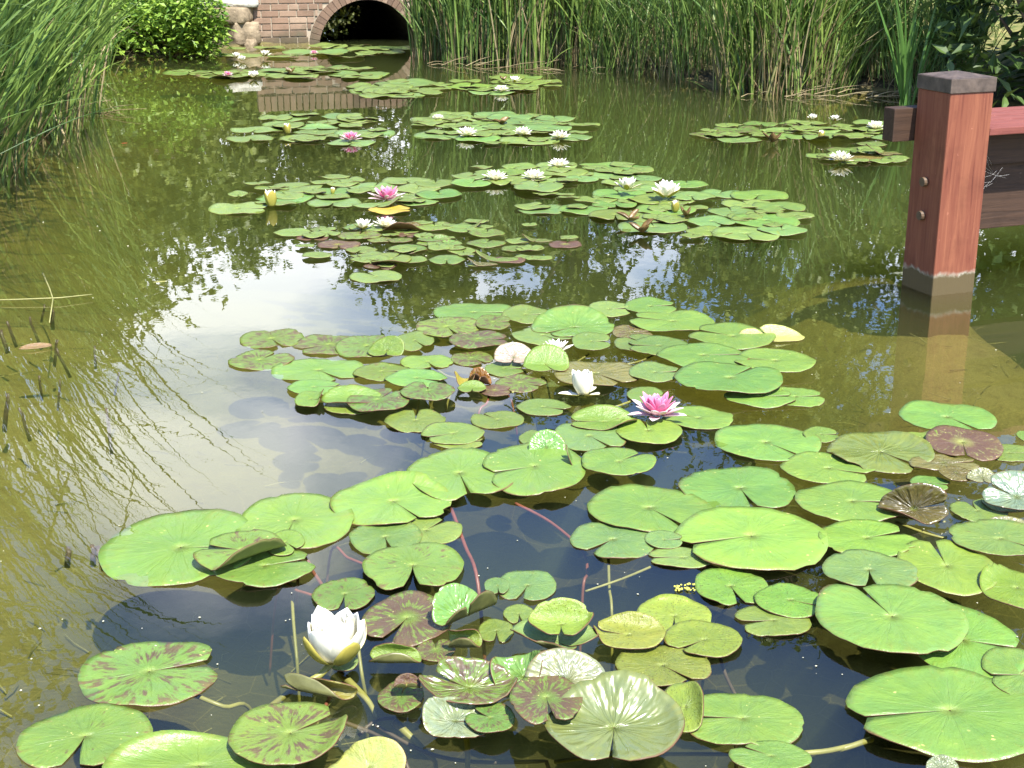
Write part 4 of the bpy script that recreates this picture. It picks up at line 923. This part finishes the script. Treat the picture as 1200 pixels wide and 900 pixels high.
def jbox(name, x0, x1, y0, y1, z0, z1, mat, parent=jet, bev=.004):
    mb = MB(); c = Vector(((x0+x1)/2, (y0+y1)/2, (z0+z1)/2)); mb.box((0, 0, 0), (x1-x0, y1-y0, z1-z0), bevel=bev); return mb.build(name, mat, parent, loc=c)
mb = MB(); mb.box((S/2, S/2, (zcap-.55)/2), (S, S, zcap+.55), bevel=.006); post = mb.build('post', mpost, jet)
mb = MB(); e = .005
mb.box((S/2, S/2, (zcap+ztop)/2), (S+2*e, S+2*e, ztop-zcap), bevel=.003)
bm_top = [(-e, -e, ztop), (S+e, -e, ztop), (S+e, S+e, ztop), (-e, S+e, ztop), (S/2, S/2, ztop+.02)]
mb.add([(x+(.003 if x < 0 else -.003 if x > S else 0), y+(.003 if y < 0 else -.003 if y > S else 0), z+.001 if z == ztop else z) for x, y, z in bm_top], [(0, 1, 4), (1, 2, 4), (2, 3, 4), (3, 0, 4)])
mb.build('post_cap', mcap, post)
zd = height_at(P0 + tr_*(S+.05), 150)          # deck surface
zb1 = height_at(P0 + tr_*(S+.05), 203); zb0 = height_at(P0 + tr_*(S+.05), 281)
for zb in (height_at(P0, 218), height_at(P0, 258)):
    mb = MB(); mb.tube([(-.004, S*.50, zb), (-.020, S*.50, zb)], .020, .018, 12); mb.build('bolt', mbolt, post, smooth=False)
print('deck', zd, zb1, zb0)
# beams and boards run to the right, away from the viewer
jbox('top_beam', S+.002, 3.2, .145, .205, zb1+.004, zd-.03, mbeam)
jbox('low_beam', S+.002, 3.2, .175, .235, zb0, zb1, mbeam)
jbox('rear_beam', -.10, S+.02, S+.003, S+.075, height_at(P0, 174), height_at(P0, 134), mbeam)
y = .005
for i in range(5):
    jbox('deck_board', S+.004, 3.3, y, y+.092, zd-.028+rnd.uniform(-.002, .002), zd+rnd.uniform(-.002, .002), mdeck); y += .100
jbox('far_beam', S+.03, 3.2, .44, .49, zb1, zd-.03, mbeam)
jbox('rear_post', 2.2, 2.2+S, .25, .25+S, -.5, zd-.032, mpost)
# spider web threads between post and beam
mb = MB(); rg = random.Random(9)
for i in range(14):
    a = Vector((S+.001, rg.uniform(.0, .05), rg.uniform(zb1-.06, zb1+.10))); b = Vector((S+rg.uniform(.02, .22), rg.uniform(.06, .143), zb1+rg.uniform(-.07, .06)))
    mid = (a+b)/2 + Vector((0, -.01, -rg.uniform(0, .03))); mb.tube([a, mid, b], 00.0002, .0002, 3, cap=False)
web = mb.build('spider_web', plain_mat('web_silk', (.72, .70, .66), .6, .1), None); web.location = jet.location; web.rotation_euler = jet.rotation_euler
tag(web, 'torn pale spider web strung between the post and the beam', 'spider web')

# ------------------------------------------------------------------ brick culvert
def brick_tint(name, dark=1.0):
    m, nt, ns, ls = new_mat(name); a = N(ns, 'ShaderNodeAttribute', attribute_name='tint'); tc = ns.new('ShaderNodeTexCoord')
    n = noise_n(ns, ls, tc.outputs['Object'], 5, 6, .65); n2 = noise_n(ns, ls, tc.outputs['Object'], 70, 3, .6)
    rp = ns.new('ShaderNodeValToRGB'); ls.new(a.outputs['Fac'], rp.inputs[0])
    e_ = rp.color_ramp.elements; e_[0].color = (.165*dark, .108*dark, .075*dark, 1); e_[1].color = (.37*dark, .265*dark, .185*dark, 1)
    k = rp.color_ramp.elements.new(.55); k.color = (.27*dark, .172*dark, .115*dark, 1)
    c = mix(ns, ls, maprange(ns, ls, n, .45, .75, 0, .6), rp.outputs[0], (.10, .075, .05))
    c = mix(ns, ls, maprange(ns, ls, n2, .55, .75, 0, .35), c, (.46, .36, .27))
    sx = ns.new('ShaderNodeSeparateXYZ'); ls.new(tc.outputs['Object'], sx.inputs[0])
    n3 = noise_n(ns, ls, tc.outputs['Object'], 3.2, 6, .7)
    damp = maprange(ns, ls, math_n(ns, ls, 'ADD', sx.outputs[2], math_n(ns, ls, 'MULTIPLY', n3, -.22)), -.10, .06, .75, 0)
    c = mix(ns, ls, damp, c, (.075, .070, .040))
    c = mix(ns, ls, maprange(ns, ls, n3, .56, .70, 0, .6), c, (.13, .12, .075))
    out_principled(nt, ns, ls, c, .85, bump_n(ns, ls, n2, .5, .004), spec=.2); return m
MBR = brick_tint('weathered_brick'); MBR2 = brick_tint('ring_brick', .82); MMOR = plain_mat('lime_mortar', (.36, .30, .22), .9, .35, 14, .3, .2)
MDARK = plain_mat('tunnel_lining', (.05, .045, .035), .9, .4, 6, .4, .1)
cul = empty('brick_culvert', (WL.x, WL.y, 0), WANG); tag(cul, 'old brick wall with a round arched culvert opening at the far end of the pond', 'culvert')
ac = 1.285; ar = .565; rt = .115; wt = .58; WLEN = 3.4; az0 = -.10       # arch centre, radius, ring thickness, wall height below the coping, centre height
def in_arch(x, z, r): return math.hypot(x-ac, z-az0) < r
# wall body (mortar) with the arch cut out
mb = MB(); NA = 40
arc = [(ac+(ar+.02)*math.cos(PI-PI*k/NA), az0+(ar+.02)*math.sin(PI-PI*k/NA)) for k in range(NA+1)]
front = []
zbot = -.55
def quadstrip(lo, hi, yy):
    vs = [(x, yy, z) for x, z in lo] + [(x, yy, z) for x, z in hi]; n = len(lo); mb.add(vs, [(i, i+1, n+i+1, n+i) for i in range(n-1)])
for yy in (.012, 5.0):
    quadstrip(arc, [(x, wt) for x, _ in arc], yy)
    quadstrip([(0, zbot), (arc[0][0], zbot)], [(0, wt), (arc[0][0], wt)], yy)
    quadstrip([(arc[-1][0], zbot), (WLEN, zbot)], [(arc[-1][0], wt), (WLEN, wt)], yy)
mb.add([(0, .012, zbot), (0, 5, zbot), (0, 5, wt), (0, .012, wt)], [(0, 1, 2, 3)])
mb.add([(0, .012, wt), (0, 5, wt), (WLEN, 5, wt), (WLEN, .012, wt)], [(0, 1, 2, 3)])
wallmb = mb
mb = MB(); lo = []
barrel = [(ac-ar, zbot)] + [(ac+ar*math.cos(PI-PI*k/NA), az0+ar*math.sin(PI-PI*k/NA)) for k in range(NA+1)] + [(ac+ar, zbot)]
n = len(barrel); ys_ = [.02, .5, 1.2, 2.5, 4.98]
mb.add([(x, yy, z) for yy in ys_ for x, z in barrel], [(r*n+i, r*n+i+1, (r+1)*n+i+1, (r+1)*n+i) for r in range(len(ys_)-1) for i in range(n-1)])
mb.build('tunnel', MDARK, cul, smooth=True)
# bricks of the face
mb = wallmb; rg = random.Random(4); ch = .0735; row = 0; z = -.52+.0
while z < wt-.01:
    x = -(.11 if row % 2 else 0) ; hdr = (row % 3 == 0)
    while x < WLEN:
        bl = (.112 if hdr and rg.random() < .6 else .200) ; x0 = max(x, .0); x1 = min(x+bl-.012, WLEN)
        # cut by the arch ring
        segs = [(x0, x1)]
        for zz_ in (z+.004, z+ch-.012):
            if zz_ < az0+.001: rr_ = ar+rt+.008; hw = rr_
            else:
                q = (ar+rt+.008)**2-(zz_-az0)**2; hw = math.sqrt(q) if q > 0 else 0
            new = []
            for s0, s1 in segs:
                if hw == 0 or s1 <= ac-hw or s0 >= ac+hw: new.append((s0, s1))
                else:
                    if s0 < ac-hw: new.append((s0, ac-hw))
                    if s1 > ac+hw: new.append((ac+hw, s1))
            segs = new
        for s0, s1 in segs:
            if s1-s0 > .02: mb.box(((s0+s1)/2, .03+rg.uniform(-.002, .002), z+ch/2-.004), (s1-s0, .06, ch-.0115), bevel=.004, mi=1, tint=min(1, max(0, rg.gauss(.55, .24))))
        x += bl
    z += ch; row += 1
mb.build('wall', [MMOR, MBR], cul)
mb = MB(); nv = 30
for k in range(-4, nv+4):
    a0_ = PI*(k+.04)/nv; a1_ = PI*(k+.96)/nv; tn = min(1, max(0, rg.gauss(.5, .2))); q = []
    if k < 0 or k >= nv:
        # springing courses below the arch centre
        zc = az0 - (abs(k) if k < 0 else k-nv+1)*.062; xx = ac+ar if k < 0 else ac-ar-rt
        mb.box((xx+rt/2, .020, zc+.031), (rt, .07, .055), tint=tn, bevel=.003); continue
    for yy in (-.012, .05):
        for (aa, rr_) in ((a0_, ar), (a1_, ar), (a1_, ar+rt), (a0_, ar+rt)): q.append((ac+rr_*math.cos(aa), yy, az0+rr_*math.sin(aa)))
    mb.add(q, [(0, 1, 2, 3), (7, 6, 5, 4), (0, 4, 5, 1), (1, 5, 6, 2), (2, 6, 7, 3), (3, 7, 4, 0)], tint=tn)
mb.build('arch_ring', MBR2, cul)
mb = MB(); x = 0
while x < WLEN:
    mb.box((x+.033, .11, wt+.098), (.062+rg.uniform(-.004, .004), .245, .19), bevel=.005, tint=min(1, max(0, rg.gauss(.45, .2)))); x += .073
mb.build('coping', MBR2, cul)
mb = MB(); mb.box((WLEN/2, .12, wt+.05), (WLEN, .20, .09)); mb.build('coping_mortar', MMOR, cul)

# ------------------------------------------------------------------ stones left of the culvert
def stone_mat(name, c):
    m, nt, ns, ls = new_mat(name); tc = ns.new('ShaderNodeTexCoord'); n = noise_n(ns, ls, tc.outputs['Object'], 5, 8, .65); n2 = noise_n(ns, ls, tc.outputs['Object'], 30, 4, .6)
    cc = mix(ns, ls, maprange(ns, ls, n, .35, .68), tuple(x*.5 for x in c), c); cc = mix(ns, ls, maprange(ns, ls, n2, .55, .7, 0, .5), cc, tuple(min(1, x*1.35) for x in c))
    out_principled(nt, ns, ls, cc, .9, bump_n(ns, ls, math_n(ns, ls, 'ADD', n, math_n(ns, ls, 'MULTIPLY', n2, .3)), .8, .03), spec=.2); return m
MS1 = stone_mat('tan_sandstone', (.36, .28, .18)); MS2 = stone_mat('pale_limestone', (.60, .57, .47))
def boulder(label, x, y, z, sx_, sy_, sz_, seed, m, flat=0):
    bm = bmesh.new(); bmesh.ops.create_cube(bm, size=1.5); bmesh.ops.subdivide_edges(bm, edges=bm.edges[:], cuts=7, use_grid_fill=True)
    for v in bm.verts:
        d = v.co.normalized(); p = v.co*.74 + d*.26
        p *= 1 + .16*mnoise.noise(p*1.3 + Vector((seed*3.1, 0, 0))) + .06*mnoise.noise(p*4+Vector((0, seed, 0)))
        v.co = Vector((p.x*sx_, p.y*sy_, p.z*sz_))
    mb = MB(); mb.add([v.co for v in bm.verts], [[v.index for v in f.verts] for f in bm.faces]); bm.free()
    o = mb.build('boulder', m, smooth=True, loc=(x, y, z)); o.rotation_euler = (0, 0, seed*.7); tag(o, label, 'boulder', 'stones stacked beside the culvert'); return o
def at_wall(px, py, d): # a point on the vertical plane d metres in front of the wall line
    for k in range(400):
        y = 12 + k*.02; x = (px-600)/FPX*(y*cp + 1.4*sp)
        if (Vector((x, y, 0))-Vector((WL.x, WL.y, 0))).dot(wnor) < d: break
    lo, hi = -1., 3.
    for _ in range(40):
        m_ = (lo+hi)/2
        if project((x, y, m_))[1] > py: lo = m_
        else: hi = m_
    return x, y, lo
for lb, px, py, d, s3, sd_, m_ in [('big tan boulder at the waterline against the brick wall corner', 281, 38, .06, (.21, .25, .17), 1, MS1), ('flat tan boulder on top of the boulder by the brick wall', 274, 17, .02, (.30, .26, .115), 2, MS1),
                                  ('pale flat stone slab crowning the stones left of the brick wall', 274, 2, -.05, (.28, .3, .075), 3, MS2), ('dark low stone half in water at the foot of the wall', 291, 51, .15, (.11, .12, .07), 4, MS1),
                                  ('grey white block of stone at the upper left behind the bush', 235, 3, -.15, (.26, .3, .14), 5, MS2), ('brown stone buried in the leafy bush', 247, 22, -.05, (.22, .25, .14), 6, MS1), ('grey stone at the top left end of the stone row', 205, 2, -.25, (.24, .3, .13), 7, MS2)]:
    x, y, z = at_wall(px, py, d); boulder(lb, x, y, z, *s3, sd_, m_)

# ------------------------------------------------------------------ reeds and other waterside plants
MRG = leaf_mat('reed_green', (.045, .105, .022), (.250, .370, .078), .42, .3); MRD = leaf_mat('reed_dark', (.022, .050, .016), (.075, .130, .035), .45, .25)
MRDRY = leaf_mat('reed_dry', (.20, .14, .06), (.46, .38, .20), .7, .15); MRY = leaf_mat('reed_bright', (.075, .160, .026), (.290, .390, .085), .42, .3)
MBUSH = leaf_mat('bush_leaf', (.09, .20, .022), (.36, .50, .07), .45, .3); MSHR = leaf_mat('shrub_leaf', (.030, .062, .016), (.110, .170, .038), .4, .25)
MTREE = leaf_mat('tree_leaf', (.08, .125, .026), (.26, .32, .07), .45, .35); MTREE2 = leaf_mat('tree_leaf_olive', (.105, .145, .03), (.31, .36, .085), .45, .35)
MIRIS = leaf_mat('broad_blade', (.06, .15, .03), (.16, .29, .06), .4, .3); MBARK = plain_mat('bark', (.10, .075, .05), .9, .4, 9, .5)
def blade(mb, base, h, az, lean, bend, wd, tint, seg=7, fold=.25, face=None):
    """one leaf blade or stem strip: rises, leans to azimuth az and bends over towards its tip"""
    d = Vector((math.cos(az), math.sin(az), 0)); fa = az + PI/2 if face is None else face
    s = Vector((math.cos(fa), math.sin(fa), 0)); p = Vector(base); e = PI/2 - lean; vs = []; st = h/seg
    nrm = s.cross(Vector((0, 0, 1)))
    for i in range(seg+1):
        t = i/seg; ww = wd*(.55+.9*t if t < .4 else .91*(1-((t-.4)/.6)**1.6))+.0004
        vs += [p - s*ww*.5, p + nrm*ww*fold*.5, p + s*ww*.5]
        ee = e - bend*t*t; p = p + d*(math.cos(ee)*st) + Vector((0, 0, math.sin(ee)*st))
    mb.add(vs, [(i*3+k, i*3+k+1, i*3+k+4, i*3+k+3) for i in range(seg) for k in (0, 1)], tint=tint)
def reed_clump(label, spots, n, hr, wr, seed, mat, dry=.15, leanto=None, lean=.12, bend=(.1, .9), cat='reeds', stems=True, name='reed_clump'):
    """spots: (x, y, rx, ry) ovals the stalks rise from"""
    rg = random.Random(seed); c = Vector((spots[0][0], spots[0][1], 0)); root = empty(name, c); tag(root, label, cat, 'stands of reeds along the banks')
    g = MB(); d_ = MB()
    for i in range(n):
        x, y, rx, ry = rg.choice(spots); t = rg.uniform(0, 2*PI); q = math.sqrt(rg.random())
        bx, by = x+rx*q*math.cos(t), y+ry*q*math.sin(t); bz = min(hz(bx, by), .3) if i % 4 == 0 else (-.05 if pond_sd(np.array([bx]), np.array([by]))[0] < 0 else .1)
        h = rg.uniform(*hr)*(1-.15*q); az = rg.uniform(0, 2*PI)
        if leanto is not None and rg.random() < .7: az = leanto + rg.gauss(0, .7)
        base = (bx-c.x, by-c.y, bz)
        ln = abs(rg.gauss(lean, lean*.7)); bd = rg.uniform(*bend)
        if rg.random() < dry: blade(d_, base, h*rg.uniform(.3, .9), az, ln*1.8, bd*1.7, rg.uniform(*wr)*.7, rg.random(), 6, face=rg.uniform(0, PI))
        else:
            blade(g, base, h, az, ln, bd, rg.uniform(*wr), rg.random()**1.2, 8, face=rg.uniform(0, PI))
            if stems and rg.random() < .45: blade(d_, base, h*rg.uniform(.25, .5), az, ln, .1, rg.uniform(*wr)*.55, rg.random()*.8, 4, face=rg.uniform(-.5, .5))
            if stems:
                # side leaves leave the stalk part way up and arch outward
                for q_ in range(rg.choice([0, 1, 1, 2])):
                    f = rg.uniform(.25, .75); p = Vector(base) + Vector((math.cos(az)*math.sin(ln)*h*f, math.sin(az)*math.sin(ln)*h*f, h*f*math.cos(ln)))
                    blade(g, p, h*rg.uniform(.25, .45), az+rg.uniform(-1.6, 1.6), ln+rg.uniform(.2, .7), rg.uniform(.3, 1.3), rg.uniform(*wr)*.9, rg.random(), 6, face=rg.uniform(0, PI))
    g.build('green_blades', mat, root); d_.build('dry_stalks', MRDRY, root)
    return root
def wpt(px, py): p = ground(px, py); return p.x, p.y
# left bank, from the viewer to the bush
x, y = wpt(14, 190); reed_clump('near tall reeds at the left edge, arching over the water', [(x-.28, y+.5, .26, .45), (x-.15, y+1.0, .3, .4)], 240, (1.2, 2.1), (.013, .028), 21, MRY, .08, .15, .2, (.2, 1.1))
x, y = wpt(20, 165); reed_clump('few sunlit long blades arching out of the dark left reeds', [(x-.1, y-.1, .3, .8)], 70, (1.2, 2.2), (.014, .026), 33, MRY, .1, .1, .25, (.3, 1.2))
x, y = wpt(70, 138); reed_clump('second stand of reeds on the left bank with pale dry bases', [(x-.1, y, .38, .6), (x-.45, y-.5, .3, .6)], 300, (1.2, 2.1), (.013, .026), 22, MRY, .25, .1, .15, (.1, 1.0))
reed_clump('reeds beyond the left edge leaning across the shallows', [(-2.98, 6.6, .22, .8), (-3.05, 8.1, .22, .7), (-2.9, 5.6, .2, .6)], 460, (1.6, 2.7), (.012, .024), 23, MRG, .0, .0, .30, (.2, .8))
x, y = wpt(92, 108); reed_clump('thin grassy reeds before the bright leafy bush', [(x-.3, y+.2, .3, .5), (x-.5, y+1.2, .4, .8)], 240, (.7, 1.5), (.009, .016), 24, MRY, .15, .2, .2, (.3, 1.3))
# between the arch and the deck
A = [wpt(505, 70), wpt(560, 76), wpt(630, 79), wpt(690, 79)]
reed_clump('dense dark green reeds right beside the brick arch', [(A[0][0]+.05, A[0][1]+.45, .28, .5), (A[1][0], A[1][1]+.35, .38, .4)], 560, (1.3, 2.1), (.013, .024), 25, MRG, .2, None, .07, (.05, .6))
reed_clump('tall straight green reeds right of the dense dark ones', [(A[2][0]-.1, A[2][1]+.3, .36, .35), (A[3][0]-.08, A[3][1]+.25, .2, .3)], 520, (1.3, 2.2), (.014, .026), 26, MRY, .32, None, .07, (.05, .6))
p1, p2, p3 = wpt(725, 86), wpt(770, 90), wpt(812, 98)
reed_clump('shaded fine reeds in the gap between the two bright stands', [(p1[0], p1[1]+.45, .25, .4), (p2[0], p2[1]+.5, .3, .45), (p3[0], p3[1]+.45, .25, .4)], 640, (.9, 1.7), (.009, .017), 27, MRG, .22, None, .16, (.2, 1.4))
q1, q2, q3, q4 = wpt(862, 108), wpt(915, 111), wpt(960, 109), wpt(1015, 104)
reed_clump('bright green reeds standing left of the wooden post, dry at the foot', [(q1[0], q1[1]+.15, .16, .2), (q2[0], q2[1]+.18, .26, .25), (q3[0]-.1, q3[1]+.2, .18, .25)], 440, (1.2, 2.1), (.014, .027), 28, MRY, .34, None, .13, (.05, .6))
reed_clump('loose arching reeds between the bright stand and the post', [(q3[0]+.1, q3[1]+.35, .3, .3), (q4[0], q4[1]+.3, .3, .3)], 460, (.8, 1.6), (.009, .017), 29, MRY, .2, .2, .22, (.3, 1.4))
x, y = wpt(1061, 126); reed_clump('single broad bladed water plant rising beside the post', [(x, y, .045, .05)], 22, (.8, 1.35), (.024, .040), 30, MIRIS, .0, None, .16, (.05, .5), 'water plant', False, 'water_plant')
x, y = wpt(1140, 112); reed_clump('dark upright iris leaves behind the jetty', [(x, y+.6, .16, .2)], 60, (.9, 1.5), (.03, .05), 31, MRD, .0, None, .18, (.05, .6), 'water plant', False, 'water_plant')
u1, u2 = wpt(1050, 106), wpt(1110, 110)
reed_clump('low arching grass along the bank behind the post', [(u1[0], u1[1]+.2, .3, .3), (u2[0], u2[1]+.2, .35, .35)], 420, (.6, 1.2), (.009, .017), 34, MRG, .2, None, .25, (.4, 1.5))
mb = MB(); rg = random.Random(44)
for (x0, x1, yy) in [(560, 720, 80), (850, 980, 111), (60, 130, 132), (980, 1050, 112), (500, 560, 76)]:
    for i in range(10):
        p = ground(rg.uniform(x0, x1), yy+rg.uniform(-3, 3), .008); a = rg.gauss(0, .5); l = rg.uniform(.08, .45); d_ = Vector((math.cos(a), math.sin(a), rg.uniform(0, .25)))*l
        mb.tube([p, p+d_*.5+Vector((0, 0, .012)), p+d_], rg.uniform(.003, .006), .002, 5, tint=rg.random())
tag(mb.build('reed_litter', MRDRY), 'pale broken reed litter floating along the foot of the reed stands', 'reed litter', kind='stuff')
# dry grasses on the bank behind
reed_clump('straw coloured grasses on the sunny bank behind the right reeds', [(2.6, 14.6, 1.0, .8), (3.9, 14.2, 1.0, 1.0), (1.9, 14.9, .8, .6)], 700, (.5, 1.1), (.006, .012), 32, MRY, .55, None, .25, (.4, 1.6), 'grasses', False, 'dry_grass')

def leaf(mb, p, L_, wd, az, el_, tint, roll=0.0):
    d = Vector((math.cos(az)*math.cos(el_), math.sin(az)*math.cos(el_), math.sin(el_))); s = d.cross(Vector((0, 0, 1)))
    s = s.normalized() if s.length > 1e-4 else Vector((1, 0, 0)); nrm = s.cross(d)
    s = s*math.cos(roll) + nrm*math.sin(roll); nrm = s.cross(d)
    a = p; b = p + d*L_*.45 + s*wd*.5 + nrm*L_*.05; c = p + d*L_ - nrm*L_*.12; e_ = p + d*L_*.45 - s*wd*.5 + nrm*L_*.05; m_ = p + d*L_*.5 - nrm*wd*.10
    mb.add([a, b, c, e_, m_], [(0, 1, 4), (1, 2, 4), (2, 3, 4), (3, 0, 4)], tint=tint)
def shrub(label, x, y, z, rx, ry, rz_, n, ls_, mat, seed, cat='bush', name='leafy_bush', lobes=9, group='bushes along the bank', up=.2, narrow=.5):
    rg = random.Random(seed); root = empty(name, (x, y, z)); tag(root, label, cat, group); mb = MB(); st = MB()
    L3 = [(rg.uniform(-.6, .6)*rx, rg.uniform(-.6, .6)*ry, rg.uniform(.25, .8)*rz_, rg.uniform(.32, .5)) for _ in range(lobes)]
    for lx, ly, lz, lr in L3:
        st.tube([(lx*.15, ly*.15, -.1), (lx*.5, ly*.5, lz*.5), (lx, ly, lz)], .02*rz_+.004, .004, 6)
        for i in range(n//lobes):
            v = Vector((rg.gauss(0, 1), rg.gauss(0, 1), rg.gauss(0, 1))).normalized(); q = lr*rg.uniform(.55, 1.06)
            p = Vector((lx+v.x*rx*q, ly+v.y*ry*q, max(.0, lz+v.z*rz_*q)))
            leaf(mb, p, ls_*rg.uniform(.6, 1.3), ls_*narrow*rg.uniform(.8, 1.2), math.atan2(v.y, v.x)+rg.gauss(0, .6), up+rg.gauss(-.1, .5), min(1, max(0, rg.gauss(.5, .28))), rg.gauss(0, .4))
    mb.build('foliage', mat, root); st.build('stems', MBARK, root); return root
bx, by = wpt(195, 68)
shrub('low leafy plants at the waterline left of the bright bush', bx-.72, by+.0, .0, .42, .4, .5, 2000, .08, MBUSH, 49, lobes=10)
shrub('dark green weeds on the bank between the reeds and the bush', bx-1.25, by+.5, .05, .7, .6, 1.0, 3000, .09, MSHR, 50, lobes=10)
shrub('bright yellow green leafy bush on the left bank by the stones', bx+.02, by+.22, .0, .74, .5, .66, 5200, .08, MBUSH, 41, lobes=16)
shrub('taller leafy bush behind the bright one at the upper left', bx-.75, by+1.3, .1, 1.0, .8, 1.0, 3400, .09, MBUSH, 42)
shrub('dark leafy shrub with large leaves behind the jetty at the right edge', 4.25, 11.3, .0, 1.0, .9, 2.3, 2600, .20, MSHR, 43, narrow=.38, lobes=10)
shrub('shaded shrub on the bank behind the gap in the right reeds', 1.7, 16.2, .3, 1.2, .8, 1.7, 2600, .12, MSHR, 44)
shrub('green shrub seen through the culvert at its far end', wall_pt(.78, 6.0).x, wall_pt(.78, 6.0).y, .0, .55, .5, 1.1, 2000, .09, MBUSH, 45)
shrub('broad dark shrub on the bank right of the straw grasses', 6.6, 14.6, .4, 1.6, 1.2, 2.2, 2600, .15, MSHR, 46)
shrub('leafy shrub above the brick wall, left part', -2.9, 25.2, .8, 2.0, 1.2, 2.4, 3000, .14, MTREE, 47)
shrub('leafy shrub above the brick wall, right part', .6, 21.5, .8, 1.9, 1.2, 2.6, 3000, .14, MTREE2, 48)

# ------------------------------------------------------------------ trees mirrored in the water
def tree(label, x, y, H, cr, n, ls_, mat, seed, base=.25, name='tree', spread=1.0, lobes=16):
    rg = random.Random(seed); z0 = hz(x, y)-.1; root = empty(name, (x, y, z0)); tag(root, label, 'tree', 'trees around the pond'); tk = MB(); cw_ = MB()
    tk.tube([(0, 0, 0), (.1*cr, .05, H*.3), (.02, .08*cr, H*.62), (.06*cr, 0, H*.9)], .028*H, .006*H, 9)
    L3 = []
    for i in range(lobes):
        f = base + (1-base)*((i+.5)/lobes); prof = math.sin(PI*min(1, (f-base)/(1-base)*.68+.30))**.7
        a = i*2.4 + rg.uniform(-.4, .4); q = cr*prof*rg.uniform(.45, .85)
        L3.append((q*math.cos(a), q*math.sin(a), H*f*.93, cr*rg.uniform(.36, .52)*(.6+.5*prof)))
    L3.append((0, 0, H*.93, cr*.3))
    for lx, ly, lz, lr in L3:
        tk.tube([(.05*cr, .04, lz*.55), (lx*.5, ly*.5, lz*.82), (lx, ly, lz)], .009*H, .002*H, 6)
        m_ = int(n/len(L3))
        sub = [(Vector((rg.gauss(0, 1), rg.gauss(0, 1), rg.gauss(0, .8))).normalized()*lr*rg.uniform(.5, 1.0), rg.uniform(.26, .5)*lr) for _ in range(11)]
        for i in range(m_):
            sc_, sr = rg.choice(sub); v = Vector((rg.gauss(0, 1), rg.gauss(0, 1), rg.gauss(0, .75)))*.55
            p = Vector((lx, ly, lz)) + sc_ + v*sr
            leaf(cw_, p, ls_*rg.uniform(.6, 1.3), ls_*.5, rg.uniform(0, 2*PI), rg.gauss(-.2, .5), min(1, max(0, rg.gauss(.5, .27))), rg.gauss(0, .5))
    tk.build('trunk', MBARK, root, smooth=True); cw_.build('crown', mat, root); return root
T = [('broad tree on the left bank, mirrored along the left shallows', -6.2, 9.8, 6.8, 2.3, 12000, .15, MTREE2, 61, .3),
     ('leafy tree behind the bright bush at the upper left', -5.4, 18.0, 3.2, 2.4, 15000, .17, MTREE2, 62, .0),
     ('low round tree behind the stones left of the wall', -4.2, 22.5, 3.2, 2.6, 16000, .18, MTREE2, 63, .0),
     ('tree straight above the brick arch, farther back', -1.6, 25.0, 4.8, 2.9, 16000, .19, MTREE2, 64, .0),
     ('taller tree behind the dense dark reeds', 1.0, 23.0, 6.6, 2.3, 16000, .18, MTREE2, 65, .0),
     ('round tree on the bank behind the right reeds', 4.0, 19.5, 6.0, 2.2, 16000, .16, MTREE2, 66, .0),
     ('high tree behind the bright reeds left of the post', 4.9, 23.5, 10.4, 2.3, 14000, .16, MTREE, 67, .1),
     ('spreading tree on the right bank behind the jetty', 7.6, 17.5, 9.6, 2.9, 14000, .15, MTREE2, 68, .0),
     ('tree at far left beyond the reeds', -9.5, 14.5, 6.6, 2.8, 9000, .16, MTREE, 69, .0),
     ('tall tree closing the view on the far right', 12.5, 24.0, 11.5, 3.6, 10000, .2, MTREE, 70, .05),
     ('distant tree left of the axis of the pond', -8.2, 28.0, 4.6, 3.6, 13000, .22, MTREE, 71, .0)]
for t in T: tree(*t)
# far belt of woodland that reads as one mass
mb = MB(); rg = random.Random(77)
for i in range(32000):
    a = rg.uniform(-.95, .95); d_ = 38 + rg.uniform(0, 7); hh_ = 4.4 + 1.3*math.sin(a*9) + .8*math.sin(a*23+1)
    z = hh_*rg.random()**.8; p = Vector((math.sin(a)*d_, math.cos(a)*d_, .9+z)); leaf(mb, p, rg.uniform(.3, .6), .3, rg.uniform(0, 6.3), rg.gauss(-.1, .5), rg.random(), rg.gauss(0, .6))
tag(mb.build('woodland', MTREE, None), 'distant belt of mixed green woodland beyond the pond', 'woodland', kind='stuff')
